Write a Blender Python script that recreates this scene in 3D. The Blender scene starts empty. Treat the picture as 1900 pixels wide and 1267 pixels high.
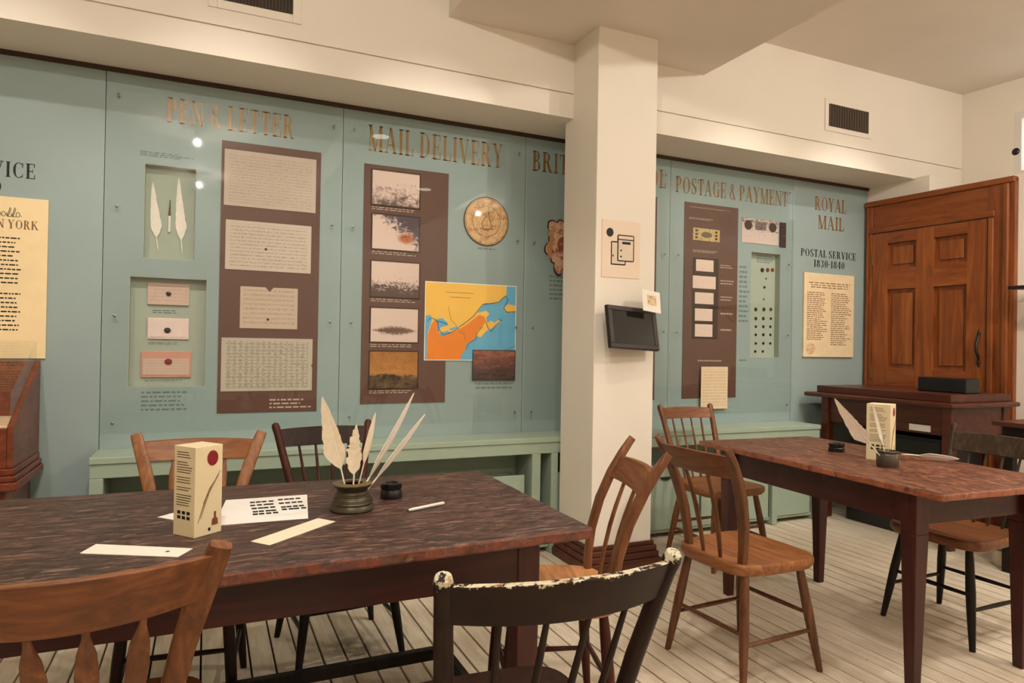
import bpy, math, random
import numpy as np
from mathutils import Vector, Matrix
random.seed(7)
scene = bpy.context.scene
col = scene.collection

# ------------------------------------------------------------------ camera
FPX, YAW, PITCH, ROLL, EYE = 1250.0, 0.424748, 0.005648, 0.016906, 1.22
def cam_axes():
    f = np.array([math.sin(YAW)*math.cos(PITCH), math.cos(YAW)*math.cos(PITCH), math.sin(PITCH)])
    r = np.array([math.cos(YAW), -math.sin(YAW), 0.0]); u = np.cross(r, f)
    c, s = math.cos(ROLL), math.sin(ROLL)
    return r*c+u*s, -r*s+u*c, f
RT, UP, FW = cam_axes()
cam_d = bpy.data.cameras.new('camera'); cam = bpy.data.objects.new('camera', cam_d); col.objects.link(cam)
cam_d.sensor_width = 36.0; cam_d.lens = FPX/1900*36.0; cam_d.clip_start = 0.02
M = Matrix(((RT[0], UP[0], -FW[0], 0), (RT[1], UP[1], -FW[1], 0), (RT[2], UP[2], -FW[2], EYE), (0, 0, 0, 1)))
cam.matrix_world = M
scene.camera = cam
def ray(px, py):
    return RT*((px-950)/FPX) - UP*((py-633.5)/FPX) + FW
EYEP = np.array([0, 0, EYE])

# ------------------------------------------------------------------ world, exposure
w = bpy.data.worlds.new('world'); scene.world = w; w.use_nodes = True
w.node_tree.nodes['Background'].inputs[0].default_value = (0.75, 0.85, 1.0, 1)
w.node_tree.nodes['Background'].inputs[1].default_value = 0.6
vs = scene.view_settings
vs.view_transform = 'Standard'; vs.look = 'None'; vs.gamma = 1.0; vs.use_curve_mapping = False
vs.exposure = 0.22

# ------------------------------------------------------------------ lights of the room
WARM = (1.0, 0.925, 0.83)
def lamp(name, kind, loc, energy, color=WARM, size=0.06, spot=None, blend=0.5, target=None):
    d = bpy.data.lights.new(name, kind); d.energy = energy; d.color = color
    if kind in ('POINT', 'SPOT'): d.shadow_soft_size = size
    if kind == 'SPOT': d.spot_size = spot; d.spot_blend = blend
    o = bpy.data.objects.new(name, d); o.location = loc; col.objects.link(o)
    if target is not None:
        o.rotation_euler = (Vector(target)-Vector(loc)).to_track_quat('-Z', 'Y').to_euler()
    return o
# (x, y, watts, where it hangs) of the ceiling spotlights that light the room; the rear pair is added as fill
CEIL_LAMPS = [(-0.12, 0.35, 66, 'left of the beam over the near table'), (3.55, 0.35, 74, 'right of the beam in the middle of the room'),
              (-0.12, -1.6, 40, 'left of the beam at the rear of the room, added as fill'), (3.55, -1.6, 44, 'right of the beam at the rear of the room, added as fill')]
# heads close to the bulkhead, turned to the exhibit wall: (x, y, z, watts, aim x, where)
WALL_LAMPS = [(-0.95, 2.15, 3.15, 85, -0.85, 'farthest left'), (0.10, 2.15, 3.15, 85, 0.05, 'in front of the PEN & LETTER panel'),
              (0.95, 2.15, 3.15, 95, 1.15, 'just left of the beam'), (3.10, 2.15, 3.15, 85, 3.2, 'just right of the beam'), (3.95, 2.15, 3.15, 110, 4.25, 'nearest the wooden door')]
# downlights recessed in beam and ceiling; farther beam one and those above tables added to brighten the floor: (x, y, z, watts, where)
DOWN_LAMPS = [(1.30, 1.89, 2.96, 50, 'the beam nearer the exhibit wall'), (2.20, 0.20, 2.96, 50, 'the beam farther from the exhibit wall, added to brighten the floor'),
              (3.35, 1.35, 3.268, 75, 'the ceiling above the right-hand table, added to brighten the floor'), (4.45, 1.75, 3.268, 60, 'the ceiling near the wooden door'), (0.15, 1.55, 3.268, 45, 'the ceiling above the foreground table, added to brighten the floor')]

# ------------------------------------------------------------------ mesh helpers
class MB:
    def __init__(s): s.v = []; s.f = []; s.m = []
    def add(s, v, f, mi=0):
        o = len(s.v); s.v += [tuple(p) for p in v]; s.f += [tuple(i+o for i in q) for q in f]; s.m += [mi]*len(f); return s
    def box(s, a, b, mi=0, xf=None):
        x0, y0, z0 = a; x1, y1, z1 = b
        v = [(x0,y0,z0),(x1,y0,z0),(x1,y1,z0),(x0,y1,z0),(x0,y0,z1),(x1,y0,z1),(x1,y1,z1),(x0,y1,z1)]
        if xf: v = [tuple(xf @ Vector(p)) for p in v]
        return s.add(v, [(0,3,2,1),(4,5,6,7),(0,1,5,4),(1,2,6,5),(2,3,7,6),(3,0,4,7)], mi)
    def hexa(s, lo, hi, mi=0):      # two quads (bottom ring ccw seen from above, top ring)
        return s.add(list(lo)+list(hi), [(3,2,1,0),(4,5,6,7),(0,1,5,4),(1,2,6,5),(2,3,7,6),(3,0,4,7)], mi)
    def tube(s, pts, rad, n=10, cap=True, mi=0, up=(0,0,1), sq=1.0):
        pw_ = lambda q: math.copysign(abs(q)**sq, q)
        pts = [Vector(p) for p in pts]
        if not hasattr(rad, '__len__'): rad = [rad]*len(pts)
        rings = []; prev = None
        for i, p in enumerate(pts):
            t = (pts[min(i+1, len(pts)-1)]-pts[max(i-1, 0)]).normalized()
            if prev is None:
                a = Vector(up).cross(t)
                if a.length < 1e-4: a = Vector((1,0,0)).cross(t)
                a.normalize()
            else:
                a = (prev - t*prev.dot(t)).normalized()
            prev = a; b = t.cross(a)
            r = rad[i]; ra, rb = (r if hasattr(r, '__len__') else (r, r))
            rings.append([p + a*(ra*pw_(math.cos(2*math.pi*(k+.5)/n))) + b*(rb*pw_(math.sin(2*math.pi*(k+.5)/n))) for k in range(n)])
        v = [q for r in rings for q in r]; f = []
        for i in range(len(rings)-1):
            for k in range(n):
                f.append((i*n+k, i*n+(k+1)%n, (i+1)*n+(k+1)%n, (i+1)*n+k))
        if cap:
            f.append(tuple(range(n-1, -1, -1))); f.append(tuple((len(rings)-1)*n+k for k in range(n)))
        return s.add(v, f, mi)
    def lathe(s, prof, n=24, c=(0,0,0), mi=0, cap=True):
        v = []; f = []
        for r, z in prof:
            v += [(c[0]+r*math.cos(2*math.pi*k/n), c[1]+r*math.sin(2*math.pi*k/n), c[2]+z) for k in range(n)]
        for i in range(len(prof)-1):
            for k in range(n):
                f.append((i*n+k, i*n+(k+1)%n, (i+1)*n+(k+1)%n, (i+1)*n+k))
        if cap:
            f.append(tuple(range(n-1, -1, -1))); f.append(tuple((len(prof)-1)*n+k for k in range(n)))
        return s.add(v, f, mi)
    def prism(s, poly, fn0, fn1, mi=0):   # poly 2d ccw; fn maps (a,b) to 3d for both faces
        n = len(poly)
        v = [fn0(*p) for p in poly]+[fn1(*p) for p in poly]
        f = [tuple(range(n-1, -1, -1)), tuple(range(n, 2*n))]+[(i, (i+1) % n, n+(i+1) % n, n+i) for i in range(n)]
        return s.add(v, f, mi)
    def build(s, name, mat, parent=None, smooth=False, bevel=0, seg=2, kind=None):
        me = bpy.data.meshes.new(name); me.from_pydata(s.v, [], s.f); me.validate(); me.update()
        mats = mat if isinstance(mat, (list, tuple)) else [mat]
        for m in mats: me.materials.append(m)
        if len(mats) > 1:
            for p, mi in zip(me.polygons, s.m): p.material_index = mi
        if smooth:
            me.polygons.foreach_set('use_smooth', [True]*len(me.polygons))
            try: me.set_sharp_from_angle(angle=math.radians(40))
            except Exception: pass
        o = bpy.data.objects.new(name, me); col.objects.link(o)
        if parent: o.parent = parent
        if bevel:
            b = o.modifiers.new('bevel', 'BEVEL'); b.width = bevel; b.segments = seg; b.limit_method = 'ANGLE'; b.angle_limit = math.radians(35)
        if kind: o['kind'] = kind
        return o
def tag(o, label, cat, group=None):
    o['label'] = label; o['category'] = cat
    if group: o['group'] = group
    return o
def thing(name, label, cat, loc=(0,0,0), rz=0, group=None):
    o = bpy.data.objects.new(name, None); o.empty_display_size = 0.05; col.objects.link(o)
    o.location = loc; o.rotation_euler = (0, 0, rz)
    return tag(o, label, cat, group)
def struct(o): o['kind'] = 'structure'; return o
def part(name, a, b, mat, parent, bevel=0, label=None):
    o = MB().box(a, b).build(name, mat, parent, bevel=bevel)
    if label: o['label'] = label
    return o

# ------------------------------------------------------------------ materials
def srgb(r, g, b):
    f = lambda c: (c/255/12.92 if c/255 <= 0.04045 else ((c/255+0.055)/1.055)**2.4)
    return (f(r), f(g), f(b), 1)
class NT:
    def __init__(s, name):
        s.mat = bpy.data.materials.new(name); s.mat.use_nodes = True; s.t = s.mat.node_tree
        s.b = s.t.nodes['Principled BSDF']
    def n(s, typ, **kw):
        o = s.t.nodes.new(typ)
        for k, v in kw.items(): setattr(o, k, v)
        return o
    def l(s, a, b): s.t.links.new(a, b)
    def coord(s, which='Object', scale=(1,1,1), rot=(0,0,0)):
        if which == 'World':
            src = s.n('ShaderNodeNewGeometry').outputs['Position']
        else:
            src = s.n('ShaderNodeTexCoord').outputs[which]
        m = s.n('ShaderNodeMapping'); s.l(src, m.inputs['Vector'])
        m.inputs['Scale'].default_value = scale; m.inputs['Rotation'].default_value = rot
        return m.outputs['Vector']
    def noise(s, vec, scale, detail=4, rough=0.6, dist=0.0):
        o = s.n('ShaderNodeTexNoise'); s.l(vec, o.inputs['Vector'])
        o.inputs['Scale'].default_value = scale; o.inputs['Detail'].default_value = detail
        o.inputs['Roughness'].default_value = rough; o.inputs['Distortion'].default_value = dist
        return o.outputs['Fac']
    def ramp(s, fac, stops):
        o = s.n('ShaderNodeValToRGB'); s.l(fac, o.inputs['Fac'])
        e = o.color_ramp.elements
        while len(e) < len(stops): e.new(0.5)
        for el, (p, c) in zip(e, stops): el.position = p; el.color = c if len(c) == 4 else (*c, 1)
        return o.outputs['Color']
    def mix(s, fac, a, b, mode='MIX'):
        o = s.n('ShaderNodeMix', data_type='RGBA', blend_type=mode)
        for sock, val in ((o.inputs['Factor'], fac), (o.inputs['A'], a), (o.inputs['B'], b)):
            pass
        ins = [i for i in o.inputs if i.enabled]
        for sock, val in zip((ins[0], ins[1], ins[2]), (fac, a, b)):
            if hasattr(val, 'is_linked'): s.l(val, sock)
            else: sock.default_value = val
        return [q for q in o.outputs if q.enabled][0]
    def math(s, op, a, b=None, clamp=False):
        o = s.n('ShaderNodeMath', operation=op, use_clamp=clamp)
        for i, val in enumerate((a, b)):
            if val is None: continue
            if hasattr(val, 'is_linked'): s.l(val, o.inputs[i])
            else: o.inputs[i].default_value = val
        return o.outputs[0]
    def sep(s, vec):
        o = s.n('ShaderNodeSeparateXYZ'); s.l(vec, o.inputs[0]); return o.outputs
    def bump(s, h, strength=0.2, dist=0.002):
        o = s.n('ShaderNodeBump'); s.l(h, o.inputs['Height']); o.inputs['Strength'].default_value = strength
        o.inputs['Distance'].default_value = dist; s.l(o.outputs[0], s.b.inputs['Normal'])
    def done(s, color=None, rough=0.5, spec=0.5, metal=0.0):
        if color is not None:
            if hasattr(color, 'is_linked'): s.l(color, s.b.inputs['Base Color'])
            else: s.b.inputs['Base Color'].default_value = color
        if hasattr(rough, 'is_linked'): s.l(rough, s.b.inputs['Roughness'])
        else: s.b.inputs['Roughness'].default_value = rough
        s.b.inputs['Specular IOR Level'].default_value = spec; s.b.inputs['Metallic'].default_value = metal
        return s.mat
def m_plain(name, c, rough=0.5, spec=0.5, metal=0.0, var=0.06, scale=12):
    t = NT(name); f = t.noise(t.coord('World'), scale, 3)
    dark = tuple(x*(1-var) for x in c[:3])+(1,); lite = tuple(min(1, x*(1+var)) for x in c[:3])+(1,)
    return t.done(t.ramp(f, [(0.3, dark), (0.7, lite)]), rough, spec, metal)
def m_wood(name, dark, mid, light, axis='Z', scale=1.0, rough=0.42, spec=0.4, bump=0.15, coord='Object'):
    t = NT(name)
    st = {'X': (1.2, 14, 14), 'Y': (14, 1.2, 14), 'Z': (14, 14, 1.2)}[axis]
    v = t.coord(coord, tuple(q*scale for q in st))
    f1 = t.noise(v, 2.2, 6, 0.62, 1.2); v2 = t.coord(coord, tuple(q*scale*5 for q in st)); f2 = t.noise(v2, 3.0, 3, 0.7)
    f3 = t.noise(t.coord(coord), 7.0, 3)
    c = t.ramp(f1, [(0.28, dark), (0.5, mid), (0.74, light)])
    c = t.mix(t.math('MULTIPLY', f2, 0.45), c, dark)
    c = t.mix(t.math('MULTIPLY', f3, 0.3), c, mid)
    t.bump(f2, bump, 0.001)
    r = t.math('ADD', t.math('MULTIPLY', f3, 0.25), rough-0.1)
    return t.done(c, r, spec)
def m_print(name, paper, ink, scale=9, lo=0.5, hi=0.62, bottom=0.0, stretch=(1,1,1), tint=None, rough=0.6):
    """flat print: irregular ink drawing on tinted paper, optionally denser towards the lower part of the picture"""
    t = NT(name); g = t.coord('Generated', stretch)
    f = t.noise(g, scale, 8, 0.75, 0.6)
    if bottom:
        z = t.sep(t.coord('Generated'))[2]
        f = t.math('ADD', f, t.math('MULTIPLY', t.math('SUBTRACT', 0.5, z), bottom))
    c = t.ramp(f, [(lo, paper), (hi, ink)])
    if tint is not None:
        f2 = t.noise(t.coord('Generated'), 2.2, 2)
        c = t.mix(t.math('MULTIPLY', f2, 0.6), c, tint, 'MULTIPLY')
    return t.done(c, rough, 0.3)
def m_script(name, paper, ink, lines=22, strength=0.5, vert=0):
    """flat print: faint rows of handwriting on old paper"""
    t = NT(name); x, y, z = t.sep(t.coord('Generated')); lines = int(lines*.7)
    def rows(c, other):
        r = t.math('MULTIPLY', t.math('ADD', t.math('SINE', t.math('MULTIPLY', c, lines*2*math.pi)), 0.3), 1.2, True)
        f = t.noise(t.coord('Generated', (34, 1, lines) if other == 'x' else (lines, 1, 34)), 1.3, 3, 0.7)
        return t.math('MULTIPLY', r, t.math('MULTIPLY', t.math('SUBTRACT', f, 0.40), 4.0, True))
    m = rows(z, 'x')
    if vert: m = t.math('MAXIMUM', m, rows(x, 'z'))
    bx = t.math('MULTIPLY', t.math('GREATER_THAN', x, 0.05), t.math('LESS_THAN', x, 0.95))
    bz = t.math('MULTIPLY', t.math('GREATER_THAN', z, 0.06), t.math('LESS_THAN', z, 0.94))
    m = t.math('MULTIPLY', m, t.math('MULTIPLY', bx, bz))
    age = t.noise(t.coord('Generated'), 3.5, 5)
    p = t.mix(age, paper, tuple(c*0.82 for c in paper[:3])+(1,))
    return t.done(t.mix(t.math('MULTIPLY', m, strength), p, ink), 0.7, 0.2)

CREAM = m_plain('cream_wall_paint', srgb(236, 228, 215), 0.55, 0.3, var=0.02, scale=2)
CEILM = m_plain('ceiling_paint', srgb(228, 218, 205), 0.7, 0.2, var=0.02, scale=2)
BLUE = m_plain('pale_blue_green_panel_paint', srgb(146, 163, 161), 0.42, 0.4, var=0.03, scale=3)
GREEN = m_plain('pale_green_bench_paint', srgb(154, 170, 152), 0.4, 0.4, var=0.03, scale=5)
NICHE = m_plain('grey_green_niche_lining', srgb(166, 174, 160), 0.7, 0.2, var=0.02)
BROWN = m_plain('brown_mount_board', srgb(98, 68, 57), 0.5, 0.3, var=0.04)
DKTRIM = m_plain('dark_brown_trim', srgb(60, 42, 30), 0.5, 0.3)
BLACK = m_plain('black_plastic', srgb(20, 19, 20), 0.35, 0.5, var=0.1)
SCREEN = m_plain('dark_screen', srgb(12, 11, 12), 0.12, 0.5, var=0.0)
BLKMET = m_plain('black_iron', srgb(22, 18, 16), 0.45, 0.5, var=0.15, scale=40)
INK = m_plain('black_lettering', srgb(26, 26, 28), 0.5, 0.3, var=0.0)
GREYINK = m_plain('grey_small_print', srgb(112, 124, 118), 0.6, 0.2, var=0.0)
PALEINK = m_plain('pale_small_print', srgb(190, 165, 148), 0.6, 0.2, var=0.0)
GOLD = m_plain('gold_lettering', srgb(146, 108, 60), 0.38, 0.5, metal=0.35, var=0.08, scale=20)
WHITE = m_plain('white_paper', srgb(240, 236, 230), 0.65, 0.2, var=0.02)
IVORY = m_plain('ivory_card', srgb(238, 232, 218), 0.6, 0.2, var=0.03)
WHTMET = m_plain('white_enamel', srgb(225, 220, 212), 0.35, 0.4, var=0.01)
SCREW = m_plain('steel_screw', srgb(120, 122, 116), 0.35, 0.5, metal=0.7)
WAXK = m_plain('black_wax', srgb(28, 22, 24), 0.3, 0.5, var=0.2)
WAXR = m_plain('red_wax', srgb(128, 26, 34), 0.4, 0.4, var=0.2, scale=60)
FEATHER = m_plain('cream_feather', srgb(236, 220, 194), 0.7, 0.15, var=0.06, scale=60)
FEATHERW = m_plain('white_feather', srgb(236, 226, 214), 0.7, 0.15, var=0.05, scale=60)
def m_acrylic():
    t = NT('clear_acrylic'); nt = t.t; nt.nodes.remove(t.b); out = nt.nodes['Material Output']
    tr = t.n('ShaderNodeBsdfTransparent'); tr.inputs[0].default_value = (0.975, 0.985, 0.98, 1)
    gl = t.n('ShaderNodeBsdfGlossy'); gl.inputs['Roughness'].default_value = 0.02
    fr = t.n('ShaderNodeFresnel'); fr.inputs['IOR'].default_value = 1.47
    front = t.math('SUBTRACT', 1.0, t.n('ShaderNodeNewGeometry').outputs['Backfacing'])   # one clean reflection from the outer face
    mx = t.n('ShaderNodeMixShader'); t.l(t.math('MULTIPLY', fr.outputs[0], front), mx.inputs[0]); t.l(tr.outputs[0], mx.inputs[1]); t.l(gl.outputs[0], mx.inputs[2])
    t.l(mx.outputs[0], out.inputs['Surface']); return t.mat
ACRYL = m_acrylic()
def m_emit(name, c, s):
    t = NT(name); t.b.inputs['Emission Color'].default_value = c; t.b.inputs['Emission Strength'].default_value = s
    return t.done(c, 0.5)
GLOW = m_emit('lamp_glow', (1, 0.9, 0.78, 1), 9)
WINGLOW = m_emit('bright_window_daylight', (0.86, 0.93, 1.0, 1), 1.3)

OAK = m_wood('honey_brown_chair_wood', srgb(66, 36, 19), srgb(116, 69, 37), srgb(160, 105, 60), 'Z', 1.0, 0.4)
OAKX = m_wood('honey_brown_chair_wood_cross_grain', srgb(66, 36, 19), srgb(118, 69, 36), srgb(162, 104, 58), 'X', 1.0, 0.4)
TANW = m_wood('light_tan_chair_wood', srgb(98, 60, 34), srgb(150, 98, 58), srgb(190, 136, 88), 'Z', 1.0, 0.42)
TANX = m_wood('light_tan_chair_wood_cross_grain', srgb(92, 54, 30), srgb(144, 90, 50), srgb(182, 122, 74), 'X', 1.0, 0.42)
WALN = m_wood('mid_brown_chair_wood', srgb(56, 31, 18), srgb(98, 58, 33), srgb(132, 83, 48), 'Z', 1.0, 0.38)
WALNX = m_wood('mid_brown_chair_wood_cross_grain', srgb(62, 34, 20), srgb(110, 63, 35), srgb(150, 94, 54), 'X', 1.0, 0.36)
PINE = m_wood('pale_worn_chair_wood', srgb(130, 82, 48), srgb(184, 126, 78), srgb(212, 156, 104), 'X', 1.0, 0.5)
DARK = m_wood('dark_brown_painted_wood', srgb(28, 17, 13), srgb(44, 28, 21), srgb(66, 42, 30), 'Z', 1.0, 0.36, 0.2)
DARKRED = m_wood('dark_reddish_chair_wood', srgb(44, 20, 14), srgb(72, 34, 24), srgb(104, 54, 38), 'Z', 1.0, 0.38, 0.2)
EBON = m_wood('near_black_chair_wood', srgb(18, 14, 12), srgb(28, 22, 19), srgb(46, 36, 30), 'Z', 1.0, 0.4, 0.2)
GREYBR = m_wood('grey_brown_chair_wood', srgb(40, 31, 23), srgb(64, 51, 38), srgb(96, 78, 58), 'Z', 1.0, 0.5, 0.2)
DOORW = m_wood('orange_brown_pine_door', srgb(88, 40, 14), srgb(142, 76, 29), srgb(182, 108, 48), 'Z', 0.5, 0.34, 0.5)
DOORX = m_wood('orange_brown_pine_cross_grain', srgb(88, 40, 14), srgb(138, 72, 28), srgb(174, 100, 44), 'Y', 0.5, 0.34, 0.5)
CASEW = m_wood('reddish_mahogany', srgb(74, 30, 16), srgb(118, 54, 30), srgb(150, 78, 44), 'Y', 0.6, 0.32, 0.5)
DESKW = m_wood('red_brown_desk_wood', srgb(46, 19, 12), srgb(82, 36, 21), srgb(116, 57, 34), 'Y', 0.6, 0.34, 0.5)
MAROON = m_wood('dark_maroon_table_paint', srgb(34, 10, 8), srgb(60, 19, 14), srgb(86, 32, 22), 'X', 0.6, 0.45)
MAROONZ = m_wood('dark_maroon_leg_paint', srgb(34, 10, 8), srgb(62, 19, 14), srgb(90, 33, 23), 'Z', 0.6, 0.42)
BASEW = m_wood('brown_pillar_base_wood', srgb(58, 28, 20), srgb(92, 48, 34), srgb(124, 70, 50), 'X', 0.6, 0.4)
def m_tabletop(name, axis, c0, c1, c2, c3, edge):
    t = NT(name)
    st = (3.4, 24, 8) if axis == 'X' else (24, 3.4, 8)
    f1 = t.noise(t.coord('Object', st), 1.5, 8, 0.72, 1.0)
    f2 = t.noise(t.coord('Object', tuple(q*2.2 for q in st)), 2.0, 7, 0.8, 1.2)
    f3 = t.noise(t.coord('Object'), 3.2, 5, 0.6)
    c = t.ramp(f1, [(0.34, c0), (0.5, c1), (0.64, c2)])
    c = t.mix(t.math('MULTIPLY', t.math('MULTIPLY', t.math('SUBTRACT', f2, 0.52), 9.0, True), 0.75), c, c3)
    c = t.mix(t.math('MULTIPLY', t.math('MULTIPLY', t.math('SUBTRACT', 0.46, f2), 9.0, True), 0.6), c, c0)
    c = t.mix(t.math('MULTIPLY', t.math('MULTIPLY', t.math('SUBTRACT', f3, 0.45), 4.0, True), 0.5), c, c0)
    s4 = (16, 62, 8) if axis == 'X' else (62, 16, 8)
    f4 = t.noise(t.coord('Object', s4), 1.0, 4, 0.6, 0.8); f5 = t.noise(t.coord('Object', tuple(q*.8+3 for q in s4)), 1.0, 3, 0.6, 0.8)
    c = t.mix(t.math('MULTIPLY', t.math('MULTIPLY', t.math('SUBTRACT', f4, 0.56), 12.0, True), 0.7), c, c3)
    c = t.mix(t.math('MULTIPLY', t.math('MULTIPLY', t.math('SUBTRACT', f5, 0.55), 12.0, True), 0.65), c, c0)
    nz = t.sep(t.n('ShaderNodeNewGeometry').outputs['Normal'])[2]
    rub = t.math('MULTIPLY', t.math('SUBTRACT', 0.93, nz), 8.0, True)      # rubbed rim all round the board edges
    rub = t.math('MULTIPLY', rub, t.math('MULTIPLY', t.math('SUBTRACT', t.noise(t.coord('Object'), 22, 4, 0.7), 0.34), 4.0, True))
    c = t.mix(rub, c, edge)
    t.bump(f2, 0.5, 0.003)
    return t.done(c, t.math('ADD', t.math('MULTIPLY', f2, 0.4), 0.22), 0.45)
TOP1 = m_tabletop('worn_dark_table_boards', 'X', srgb(30, 19, 18), srgb(62, 41, 36), srgb(98, 69, 61), srgb(150, 113, 97), srgb(118, 60, 38))
TOP2 = m_tabletop('worn_warm_table_boards', 'Y', srgb(46, 25, 20), srgb(94, 52, 38), srgb(134, 80, 56), srgb(186, 124, 88), srgb(150, 82, 52))
def m_chipped(name):
    """dark paint with pale undercoat showing through where hands and seats have rubbed the top edges"""
    t = NT(name)
    nz = t.sep(t.n('ShaderNodeNewGeometry').outputs['Normal'])[2]
    oz = t.sep(t.coord('Object'))[2]
    f = t.noise(t.coord('Object'), 60, 6, 0.7); fb = t.noise(t.coord('Object'), 14, 3)
    up = t.math('MULTIPLY', t.math('SUBTRACT', nz, 0.35), 3.0, True)
    high = t.math('MULTIPLY', t.math('SUBTRACT', oz, 0.815), 28.0, True)
    top = t.math('MAXIMUM', t.math('MULTIPLY', up, t.math('GREATER_THAN', oz, 0.7)), high)
    m = t.math('GREATER_THAN', t.math('ADD', t.math('MULTIPLY', f, 1.0), t.math('MULTIPLY', top, 0.42)), 0.885)
    speck = t.math('GREATER_THAN', t.noise(t.coord('Object'), 48, 2), 0.755)
    base = t.ramp(fb, [(0.3, srgb(30, 19, 15)), (0.7, srgb(44, 28, 22))])
    pale = t.ramp(t.noise(t.coord('Object'), 36, 3), [(0.36, srgb(140, 92, 56)), (0.46, srgb(196, 182, 150)), (0.7, srgb(206, 206, 184))])
    c = t.mix(m, base, pale); c = t.mix(t.math('MULTIPLY', speck, 0.5), c, srgb(150, 140, 120))
    return t.done(c, 0.5, 0.18)
CHIP = m_chipped('chipped_dark_paint')
def m_plank():
    t = NT('worn_white_floorboards'); p = t.coord('World', (1,1,1))
    rnd = t.n('ShaderNodeObjectInfo').outputs['Random']
    st = t.noise(t.coord('World', (26, 2.2, 1)), 1.5, 6, 0.7, 0.5); bl = t.noise(p, 2.1, 5, 0.65); fine = t.noise(t.coord('World', (60, 12, 1)), 2.0, 4)
    c = t.ramp(st, [(0.3, srgb(190, 174, 150)), (0.5, srgb(214, 200, 178)), (0.7, srgb(230, 219, 201))])
    c = t.mix(t.math('MULTIPLY', t.math('SUBTRACT', bl, 0.42), 1.6, True), c, srgb(184, 164, 136))
    c = t.mix(t.math('MULTIPLY', t.math('GREATER_THAN', fine, 0.66), 0.4), c, srgb(128, 108, 84))
    c = t.mix(t.math('MULTIPLY', rnd, 0.2), c, srgb(172, 158, 136))
    # worn dark stain on the boards below the writing table
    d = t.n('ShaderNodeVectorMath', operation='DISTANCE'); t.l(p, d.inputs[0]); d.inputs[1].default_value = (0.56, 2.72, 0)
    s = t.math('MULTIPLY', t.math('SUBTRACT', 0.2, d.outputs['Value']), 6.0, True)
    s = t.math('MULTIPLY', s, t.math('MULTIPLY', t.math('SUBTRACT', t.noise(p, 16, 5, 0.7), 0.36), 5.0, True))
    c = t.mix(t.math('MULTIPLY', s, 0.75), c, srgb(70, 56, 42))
    t.bump(st, 0.2, 0.001)
    return t.done(c, 0.5, 0.35)
PLANK = m_plank()
SUBFLR = m_plain('dark_gap_under_boards', srgb(46, 34, 25), 0.9, 0.1)

# ------------------------------------------------------------------ the shell of the room
YW, YB, ZS, YF, ZC = 3.78, 3.52, 2.536, 3.405, 3.268   # exhibit face, bench front, soffit height, bulkhead face, ceiling
XL, YR = -3.0, -3.0
ZBEAM = 2.96
floor = struct(MB().box((XL-.1, YR-.1, -0.10), (5.7, 3.95, -0.018)).build('floor', SUBFLR))
PW = 0.0858
plank_me = {}
x = XL; rows = []
while x < 5.62:
    ys = [YR]; y = YR + random.uniform(0.6, 3.0)
    while y < 3.3:
        ys.append(y); y += random.uniform(2.4, 3.6)
    ys.append(3.94)
    for a, b in zip(ys[:-1], ys[1:]):
        o = MB().box((0, 0, -0.018), (PW-0.0072, b-a-0.002, 0)).build('plank', PLANK, floor, bevel=0.0016, seg=1)
        o.location = (x, a, 0)
    x += PW
struct(MB().box((XL-.1, 3.84, -0.1), (5.7, 3.95, ZC)).build('wall_back', CREAM))
struct(MB().box((XL-.1, YR-.1, -0.1), (XL, 3.84, ZC)).build('wall_left', CREAM))
struct(MB().box((XL-.1, YR-.1, -0.1), (6.4, YR, ZC)).build('wall_front', CREAM))
struct(MB().box((XL-.1, YR-.1, ZC), (6.4, 3.95, ZC+0.1)).build('ceiling', CEILM))
struct(MB().box((1.14, YR, ZBEAM), (2.85, YF+0.02, ZC+0.02)).build('ceiling_beam', CEILM))
# bulkhead over the exhibit wall: soffit, lower band standing a little proud, shadow groove above it
bulk = MB().box((XL, YF, ZS), (5.6, 3.85, 2.672)).box((XL, YF+0.012, 2.672), (5.6, 3.85, 2.680)).box((XL, YF, 2.680), (5.6, 3.85, ZC+0.02))
bulk = struct(bulk.build('bulkhead', CREAM))
# right side: a lower wall carrying the door, a ledge on top and the taller wall set back behind it
A0 = np.array([4.85, 3.80]); DD = np.array([0.0872, -0.9962]); NN = np.array([-0.9962, -0.0872])  # along (towards viewer), outward normal
def wl(s, d, z):     # point on the lower right wall: s along, d out into the room
    p = A0 + DD*s + NN*d; return (p[0], p[1], z)
ZLEDGE = 2.43
m = MB(); m.hexa([wl(7.0, 0, -.1), (6.4, YR, -.1), (6.4, 3.84, -.1), wl(-0.05, 0, -.1)], [wl(7.0, 0, ZLEDGE), (6.4, YR, ZLEDGE), (6.4, 3.84, ZLEDGE), wl(-0.05, 0, ZLEDGE)])
wall_r = struct(m.build('wall_right', CREAM))
m = MB(); m.hexa([wl(0.5, 0.0, ZLEDGE), (5.5, 3.36, ZLEDGE), (5.5, 3.84, ZLEDGE), wl(-0.05, 0.0, ZLEDGE)], [wl(0.5, 0.0, ZS+.01), (5.5, 3.36, ZS+.01), (5.5, 3.84, ZS+.01), wl(-0.05, 0.0, ZS+.01)])
struct(m.build('trim_1', CREAM))
U0 = np.array([5.43, YF]); UD = np.array([0.105, -0.9945])
def wu(s, d, z):
    p = U0 + UD*s + np.array([-0.9945, -0.105])*d; return (p[0], p[1], z)
wy0, wy1, wz0, wz1 = 0.36, 1.3, 2.55, 3.02           # window opening along the upper wall
def useg(s0, s1, z0, z1, dep=0.14):
    return [wu(s1, 0, z0), wu(s1, -dep, z0), wu(s0, -dep, z0), wu(s0, 0, z0)], [wu(s1, 0, z1), wu(s1, -dep, z1), wu(s0, -dep, z1), wu(s0, 0, z1)]
m = MB()
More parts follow.
